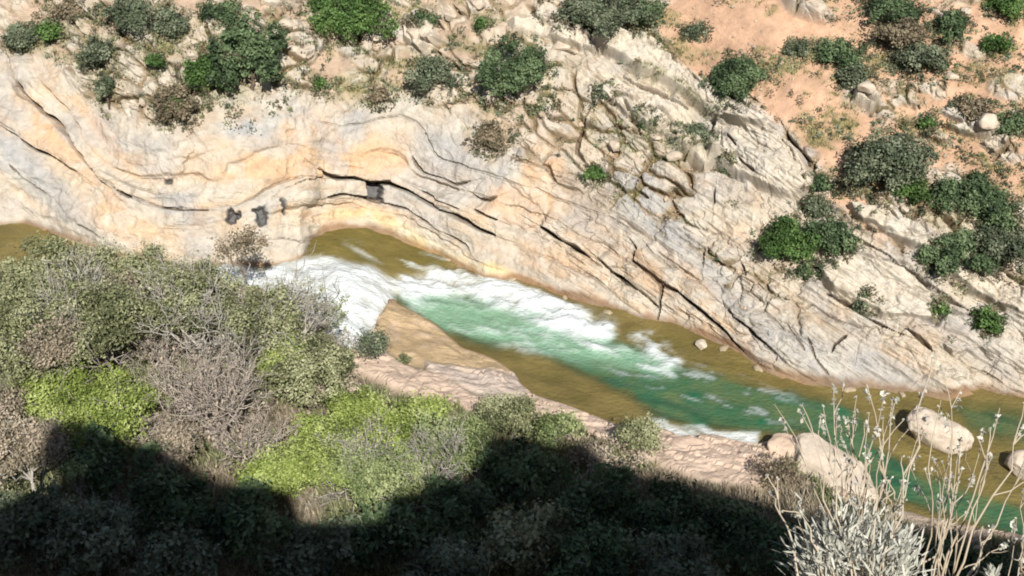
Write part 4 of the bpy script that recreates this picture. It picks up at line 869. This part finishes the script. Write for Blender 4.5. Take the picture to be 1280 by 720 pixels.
for px, py, r_, lab in [(522, 46, .62, 'whitish boulder between two bushes above the soil gap'), (478, 28, .42, 'small white boulder left of the larger whitish one'), (462, 50, .4, 'pale block resting below the broad bright green bush'),
                        (596, 8, .45, 'pale boulder cut by the top edge above the soil gap'), (1078, 126, .5, 'squarish pale block lying on the orange soil'), (1020, 10, .75, 'large pale block at the top edge above the orange soil'),
                        (820, 175, .36, 'small split block left of the joint under the long slab'), (800, 195, .42, 'rounded block in the cluster of broken rocks'), (770, 185, .4, 'pale broken block left of the rounded one'),
                        (1235, 160, .55, 'whitish ledge block on the grassy bank near the right edge'), (560, 18, .4, 'rounded grey block left of the top edge boulder'), (700, 60, .55, 'pale block by the upper end of the long slab'),
                        (1105, 250, .4, 'angular block just below the largest hillside bush'), (1128, 262, .35, 'small angular block right of the one below the largest bush'), (843, 200, .4, 'pale block at the lower end of the dark joint'),
                        (1205, 15, .4, 'pale block between green bushes at the top right'), (1188, 95, .35, 'small pale block at the edge of the thicket')]:
    q = far_surf(px, py); boulder('rock_block', lab, 'rock', q + np.array([0, 0, 0.05]), (r_, r_ * .8, r_ * .62), int(px), (0.5, 0.42, 0.335), rot=px * .7, group=HB, cuts=12, sub=4, block=.3)

for k, (px, py, r_) in enumerate([(640, 350, .22), (706, 373, .2), (760, 392, .25), (905, 436, .3), (948, 462, .28), (1062, 488, .3), (1128, 494, .22), (560, 326, .18), (505, 304, .2), (120, 312, .25)]):
    q = wpt(px, py - 1, 0.0 if px > 500 else WL(wpt(px, py, 1.2)[0]))
    boulder('rock', ['low wet stone under the yellow stained rock foot', 'flat wet stone at the wall foot beside the white pool', 'dark stone where the foam ends under the wall', 'wet stone below the long dark joint of the wall',
        'stone in the ochre shallows where the wall juts out', 'flat stone at the foot of the grey slabs', 'small stone at the scalloped foot of the wall', 'small stone under the overhanging arch edge',
        'stone at the rim of the olive pool under the arch', 'stone at the bend of the river near the left edge'][k], 'rock', q, (r_ * 1.0, r_ * .7, r_ * .5), 200 + k, (0.36, 0.29, 0.2), rot=k * 1.3, group='stones along the foot of the rock wall', cuts=14, sub=4)
# loose stones and grass over the slope: uncountable
rng = np.random.default_rng(77)
iy = np.where((va > -12) & (va < 500))[0]; ix = np.where((ua > -20) & (ua < 1300))[0]
J = rng.integers(iy[0], iy[-1], 16000); I = rng.integers(ix[0], ix[-1], 16000)
wgt = np.clip(soil[J, I] * 0.45 + gapm[J, I] * 0.9 + blocks[J, I] * 0.25, 0, 1); k = rng.random(len(J)) < wgt * 0.42; J, I = J[k], I[k]
ico = np.array([(0, 0, 1), (.9, 0, .3), (.28, .85, .3), (-.72, .53, .3), (-.72, -.53, .3), (.28, -.85, .3), (.72, .53, -.4), (-.28, .85, -.4), (-.9, 0, -.4), (-.28, -.85, -.4), (.72, -.53, -.4)])
icf = np.array([(0, 1, 2), (0, 2, 3), (0, 3, 4), (0, 4, 5), (0, 5, 1), (1, 6, 2), (2, 7, 3), (3, 8, 4), (4, 9, 5), (5, 10, 1), (2, 6, 7), (3, 7, 8), (4, 8, 9), (5, 9, 10), (1, 10, 6)])
nS = len(J); sz = rng.lognormal(-2.75, 0.5, nS); V = ico[None] * rng.uniform(0.6, 1.2, (nS, 11, 1)) * sz[:, None, None] * rng.uniform(0.6, 1.3, (nS, 1, 3)) + P2[J, I][:, None]
F = (icf[None] + (np.arange(nS) * 11)[:, None, None]).reshape(-1, 3)
tone = np.repeat(np.array([0.46, 0.36, 0.27])[None] * rng.uniform(0.7, 1.15, (nS, 1)), 11, axis=0)
o = mesh_np('rubble', V.reshape(-1, 3), [F], M_BOULDER, attrs={'albedo': tone}); tag(o, 'small loose stones strewn over the far hillside', None, None, 'stuff')
def grass(name, label, pts, rng, mat, hh, ww, nb_):
    n = len(pts) * nb_; base = np.repeat(pts, nb_, axis=0) + rng.normal(size=(n, 3)) * np.array([0.09, 0.09, 0.0])
    d = rng.normal(size=(n, 3)) * 0.45; d[:, 2] = 1; d /= np.linalg.norm(d, axis=1, keepdims=True); h_ = hh * rng.uniform(0.5, 1.4, n)[:, None]
    a = rng.normal(size=(n, 3)); a[:, 2] = 0; a /= np.linalg.norm(a, axis=1, keepdims=True); a *= ww
    V = np.stack([base - a, base + a, base + d * h_], 1).reshape(-1, 3); mb_t = np.repeat(rng.random(n), 3)
    o = mesh_np(name, V, [np.arange(3 * n).reshape(n, 3)], mat, attrs={'tint': mb_t}); tag(o, label, None, None, 'stuff')
J = rng.integers(iy[0], iy[-1], 60000); I = rng.integers(ix[0], ix[-1], 60000)
k = rng.random(len(J)) < GRASSM[J, I] ** 1.3 * 0.8; J, I = J[k], I[k]; gp = P2[J, I]
mixr = fbm(gp[:, 0] / 1.5, gp[:, 1] / 1.5, oct=3, seed=7) + 0.3 * rng.normal(size=len(gp))
grass('dry_grass', 'yellowish dry grass on the far soil', gp[mixr > 0.05], rng, G['straw'], 0.16, 0.016, 9)
grass('green_grass', 'low green grass and herbs on the far soil', gp[mixr <= 0.05], rng, G['olive'], 0.14, 0.02, 9)
J = rng.integers(iy[0], iy[-1], 30000); I = rng.integers(ix[0], ix[-1], 30000)
upl = ((va[J] < 130) & (ua[I] < 640)) * 0.16 + 0.05 + 0.22 * ((ua[I] > 1040) & (va[J] < 225))
k = rng.random(len(J)) < (GRASSM[J, I] ** 2 * 0.22 + gapm[J, I] * 0.10 + soil[J, I] * upl * sstep(0.0, 0.4, vnoise(ua[I] / 30, va[J] / 18, seed=5))); J, I = J[k], I[k]
cs = np.repeat(P2[J, I], 34, axis=0) + rng.normal(size=(34 * len(J), 3)) * np.repeat(rng.uniform(0.05, 0.20, len(J)), 34)[:, None] * np.array([1, 1, 0.6]) + np.array([0, 0, 0.05])
tn = np.clip(np.repeat(rng.random(len(J)), 34) + rng.normal(0, 0.15, 34 * len(J)), 0, 1); sel = np.repeat(rng.random(len(J)), 34)
bc = []
for px, py, rx, ry, kb, *_ in farlist:
    m_ = int(10 + rx * 0.9)
    for _ in range(m_):
        a_ = rng.uniform(0, 2 * math.pi); f_ = rng.uniform(0.85, 1.35); bc.append(far_surf(px + math.cos(a_) * rx * f_, py + ry * 0.25 + math.sin(a_) * ry * f_ * 0.95))
bc = np.array(bc); cs = np.r_[cs, np.repeat(bc, 34, axis=0) + rng.normal(size=(34 * len(bc), 3)) * np.repeat(rng.uniform(0.05, 0.17, len(bc)), 34)[:, None] + np.array([0, 0, 0.06])]
tn = np.r_[tn, np.clip(np.repeat(rng.random(len(bc)), 34) * .8 + rng.normal(0, 0.15, 34 * len(bc)), 0, 1)]; sel = np.r_[sel, np.repeat(rng.random(len(bc)), 34)]
for kk, lo, hi, nm, lb in (('grey', 0, .4, 'ground_scrub', 'low grey-green scrub dotted over the far hillside'), ('dry', .4, .75, 'dry_scrub', 'low dry brown scrub dotted over the far hillside'), ('olive', .75, 1.1, 'green_scrub', 'low olive scrub dotted over the far hillside')):
    mb = MB(); q = (sel >= lo) & (sel < hi); mb.leaves(cs[q], rng, 0.085, 0.4, tn[q]); o = mb.build(nm, G[kk]); tag(o, lb, None, None, 'stuff')
# undergrowth of the near slope
gxn = rng.uniform(-27, 26, 38000); gyn = rng.uniform(29, 58, 38000); dn = np.interp(gxn, XS, YN) - gyn
k = (dn > 1.6 + 1.2 * vnoise(gxn, gyn, seed=3)); gxn, gyn = gxn[k], gyn[k]; qu, qv = project(np.c_[gxn, gyn, h_near(gxn, gyn)]); k = np.ones(len(gxn), bool)
for pts_, *_ in SLABS: k &= poly_sd(qu, qv, pts_) < -3
k &= poly_sd(qu, qv, [(455, 340), (520, 380), (660, 460), (1000, 560), (960, 600), (840, 590), (720, 530), (600, 505), (430, 470)]) < 0
gxn, gyn = gxn[k], gyn[k]
gpn = np.c_[gxn, gyn, interp2(xa, ya, NPd[..., 2], gxn, gyn)]; mx_ = vnoise(gxn / 1.6, gyn / 1.6, seed=12)
grass('undergrowth', 'dry grass and low scrub under the near trees', gpn[mx_ > 0.1], rng, G['pink'], 0.38, 0.03, 8)
grass('undergrowth', 'green herbs between the near shrubs', gpn[mx_ <= 0.1], rng, G['olive'], 0.34, 0.035, 8)

# ------------------------------------------------------------------ dry plant right in front of the viewpoint
def fpt(px, py, t): return CAM + raydir(px, py) * t
rng = np.random.default_rng(12)
def dry_plant(bx, by, t0, stems, label, clump, nrand, spread, group='dry plants at the viewpoint', hrange=(480, 640)):
    base = fpt(bx, by, t0); base[2] = float(h_near(base[0], base[1])) if abs(float(h_near(base[0], base[1])) - base[2]) < 0.25 else base[2]
    root = empty('dry_plant', base); tag(root, label, 'plant', group)
    st = list(stems)
    for k in range(nrand):
        tx = bx + rng.normal() * spread; ty = rng.uniform(*hrange); st.append((bx + (tx - bx) * 0.15 + rng.normal() * 12, by + 5, tx, ty, rng.uniform(0.5, 0.85)))
    for s in st:
        x0, y0, x1, y1 = s[:4]; th = s[4] if len(s) > 4 else 1.0
        mb = MB(); hd = MB(); side = []
        ta = t0 + rng.uniform(-0.1, 0.1); tb_ = ta + rng.uniform(-0.15, 0.25)
        A = fpt(x0, y0, ta); B = fpt(x1, y1, tb_); P = limb(rng, A, B, 7, 0.018)
        r_ = np.linspace(0.0022, 0.0007, 7) * th; mb.tube(P, r_, 5)
        for q in range(int(rng.integers(1, 4))):
            i = int(rng.integers(3, 6)); L = np.linalg.norm(B - A) * rng.uniform(0.10, 0.28); d = (B - A) / np.linalg.norm(B - A) + rng.normal(size=3) * 0.35
            E = P[i] + d * L; W_ = limb(rng, P[i], E, 4, 0.03); mb.tube(W_, np.linspace(0.0014, 0.0008, 4) * th, 4)
            c_ = E[None] + rng.normal(size=(3, 3)) * 0.0012; h2 = MB(); h2.leaves(c_, rng, 0.005, 0.4); side.append(h2)
        c_ = B[None] + (A - B)[None] * rng.uniform(0, 0.10, (12, 1)) + rng.normal(size=(12, 3)) * 0.0025; hd.leaves(c_, rng, 0.0065, 0.4)
        so = mb.build('stem', B_STEM, root, base, True, False); hd.build('seed_head', G['silver'], so, base)
        for h2 in side: h2.build('bud', G['silver'], so, base)
    if clump:
        lf = MB()
        for cx_, cy_, rr, n in clump:
            for k in range(n):
                a = rng.normal(size=2) * rr * 0.5; C0 = fpt(cx_ + a[0], cy_ + a[1], t0 + rng.normal() * 0.06)
                d = (C0 - fpt(bx, by + 60, t0)); d /= np.linalg.norm(d); d = d + rng.normal(size=3) * 0.45; d /= np.linalg.norm(d)
                L = rng.uniform(0.014, 0.03); sd_ = np.cross(d, rng.normal(size=3)); sd_ /= np.linalg.norm(sd_); w_ = rng.uniform(0.0014, 0.0026)
                V = np.array([C0 - sd_ * w_ * 0.6, C0 + sd_ * w_ * 0.6, C0 + d * L * 0.6 + sd_ * w_, C0 + d * L, C0 + d * L * 0.6 - sd_ * w_])
                lf.add(V[:4], np.array([[0, 1, 2, 3]]), None, np.full(4, rng.random())); lf.add(V[[0, 3, 4, 0]][:3], None, np.array([[0, 1, 2]]), np.full(3, rng.random()))
        T_ = lf.T; lf2 = lf
        mesh_np('leaf_clump', np.concatenate(lf.V), [np.concatenate(lf.Q), np.concatenate(lf.T)], G['silver'], root, base, {'tint': np.concatenate(lf.A)})
    return root
S0 = 853; 
def tl(*a): return (S0 + a[0] / 3, 480 + a[1] / 3, S0 + a[2] / 3, 480 + a[3] / 3) + tuple(a[4:])
dry_plant(1075, 735, 2.3, [tl(560, 760, 567, 0, .9), tl(800, 760, 690, 0, 1.25), tl(600, 760, 760, 20), tl(600, 760, 700, 110), tl(740, 760, 900, 30), tl(640, 760, 520, 110, .8), tl(640, 760, 620, 120), tl(640, 760, 650, 90),
    tl(440, 760, 340, 400, 1.2), tl(540, 760, 440, 450, 1.1), tl(480, 760, 430, 480), tl(580, 760, 500, 460), tl(700, 760, 800, 50), tl(720, 760, 880, 260), tl(860, 760, 740, 230), tl(690, 760, 590, 180, .8), tl(660, 760, 440, 100, .7)],
    'pale dry plant with silvery leaf clump and tall thin stems at the bottom',
    [(1045, 692, 42, 900), (1095, 702, 44, 1100), (1070, 678, 34, 500), (1030, 715, 34, 600), (1120, 696, 26, 300)], 16, 52)
dry_plant(1175, 740, 2.45, [tl(860, 780, 1100, 340), tl(900, 780, 970, 60, .9), tl(930, 780, 1045, 20, .9), tl(960, 780, 1190, 90, 1.1), tl(1060, 760, 1165, 530, 1.5), tl(1000, 780, 1160, 270), tl(1000, 780, 1280, 150, 1.1), tl(940, 780, 1010, 330),
    tl(1040, 780, 1290, 300), tl(1040, 700, 1220, 600, .6)],
    'leafless dry stems leaning right beside the silvery plant', [], 9, 48)
dry_plant(1285, 750, 2.5, [tl(1290, 790, 1270, 660, 1.2), tl(1250, 790, 1290, 560)], 'dry stems with small silvery leaves in the bottom right corner', [(1242, 724, 3, 150)], 4, 20, hrange=(600, 690))

# ------------------------------------------------------------------ hill behind the viewpoint: unseen, crest shaped to throw the near slope's shade
dg = bpy.context.evaluated_depsgraph_get(); dg.update()
xs = []; zs = []
from mathutils import Vector as Vc
for i in range(len(SHADE) - 1):
    for f in (0, 1 / 3, 2 / 3):
        px = SHADE[i][0] * (1 - f) + SHADE[i + 1][0] * f; py = SHADE[i][1] * (1 - f) + SHADE[i + 1][1] * f
        zz = []; xx = []
        for ox in (-7, 0, 7):
            for oy in (-5, 0, 5):
                d = raydir(px + ox, py + oy); o0 = CAM + d * 20.0
                hit, loc, *_ = SC.ray_cast(dg, Vc(o0), Vc(d / np.linalg.norm(d)))
                if hit:
                    dd = raydir(px, py); Pq = CAM + dd * ((loc[1] - CAM[1]) / dd[1]); kq = (Pq[1] - CREST_Y) / -SUNV[1]
                    Qp = Pq + SUNV * kq; xx.append(Qp[0]); zz.append(Qp[2])
        if zz: xs.append(np.median(xx)); zs.append(np.median(zz))
o = np.argsort(xs); CX = np.array(xs)[o]; CZ = np.array(zs)[o]
CZ = np.where((CX > 1.6) & (CX < 4.4), np.minimum(CZ, 48.3), CZ); print('crest', np.c_[CX, CZ].round(1)[::6].tolist())
hx = np.r_[np.arange(-70, CX.min() - 3, 2.0), np.arange(CX.min() - 3, CX.max() + 3, 0.2), np.arange(CX.max() + 3, 90, 2.0)]
hy = np.r_[np.arange(-70, CREST_Y - 2, 2.0), np.arange(CREST_Y - 2, CREST_Y, 0.5), CREST_Y, np.arange(CREST_Y + 0.5, -4.0, 0.5), -4.0]
HX, HY = np.meshgrid(hx, hy); cz = np.interp(HX, CX, CZ)
tt_ = np.clip((-4.0 - HY) / (-4.0 - CREST_Y), 0, 1); rn = 0.25 * fbm(HX, HY, oct=4, seed=131)
HB0 = 38.2 - 9.0 * sstep(2.5, 9.5, np.abs(HX))
HZ = np.where(HY >= CREST_Y, HB0 + (cz - HB0) * tt_ ** 1.2 + rn * tt_ * (1 - tt_) * 3, cz - (CREST_Y - HY) * 0.35 + rn * np.clip((CREST_Y - HY) / 4, 0, 1))
hc_ = np.broadcast_to(np.array([0.25, 0.2, 0.14]), (*HX.shape, 3)) * (1 + 0.3 * fbm(HX / 2, HY / 2, oct=3, seed=132))[..., None]
hb = mesh_np('shade_hill', np.stack([HX, HY, HZ], -1).reshape(-1, 3), [grid_faces(*HX.shape)], M_NEAR, attrs={'albedo': hc_.reshape(-1, 3)})
tag(hb, 'unseen steep rise behind the viewpoint, crest shaped to throw the shade', None, None, 'structure')
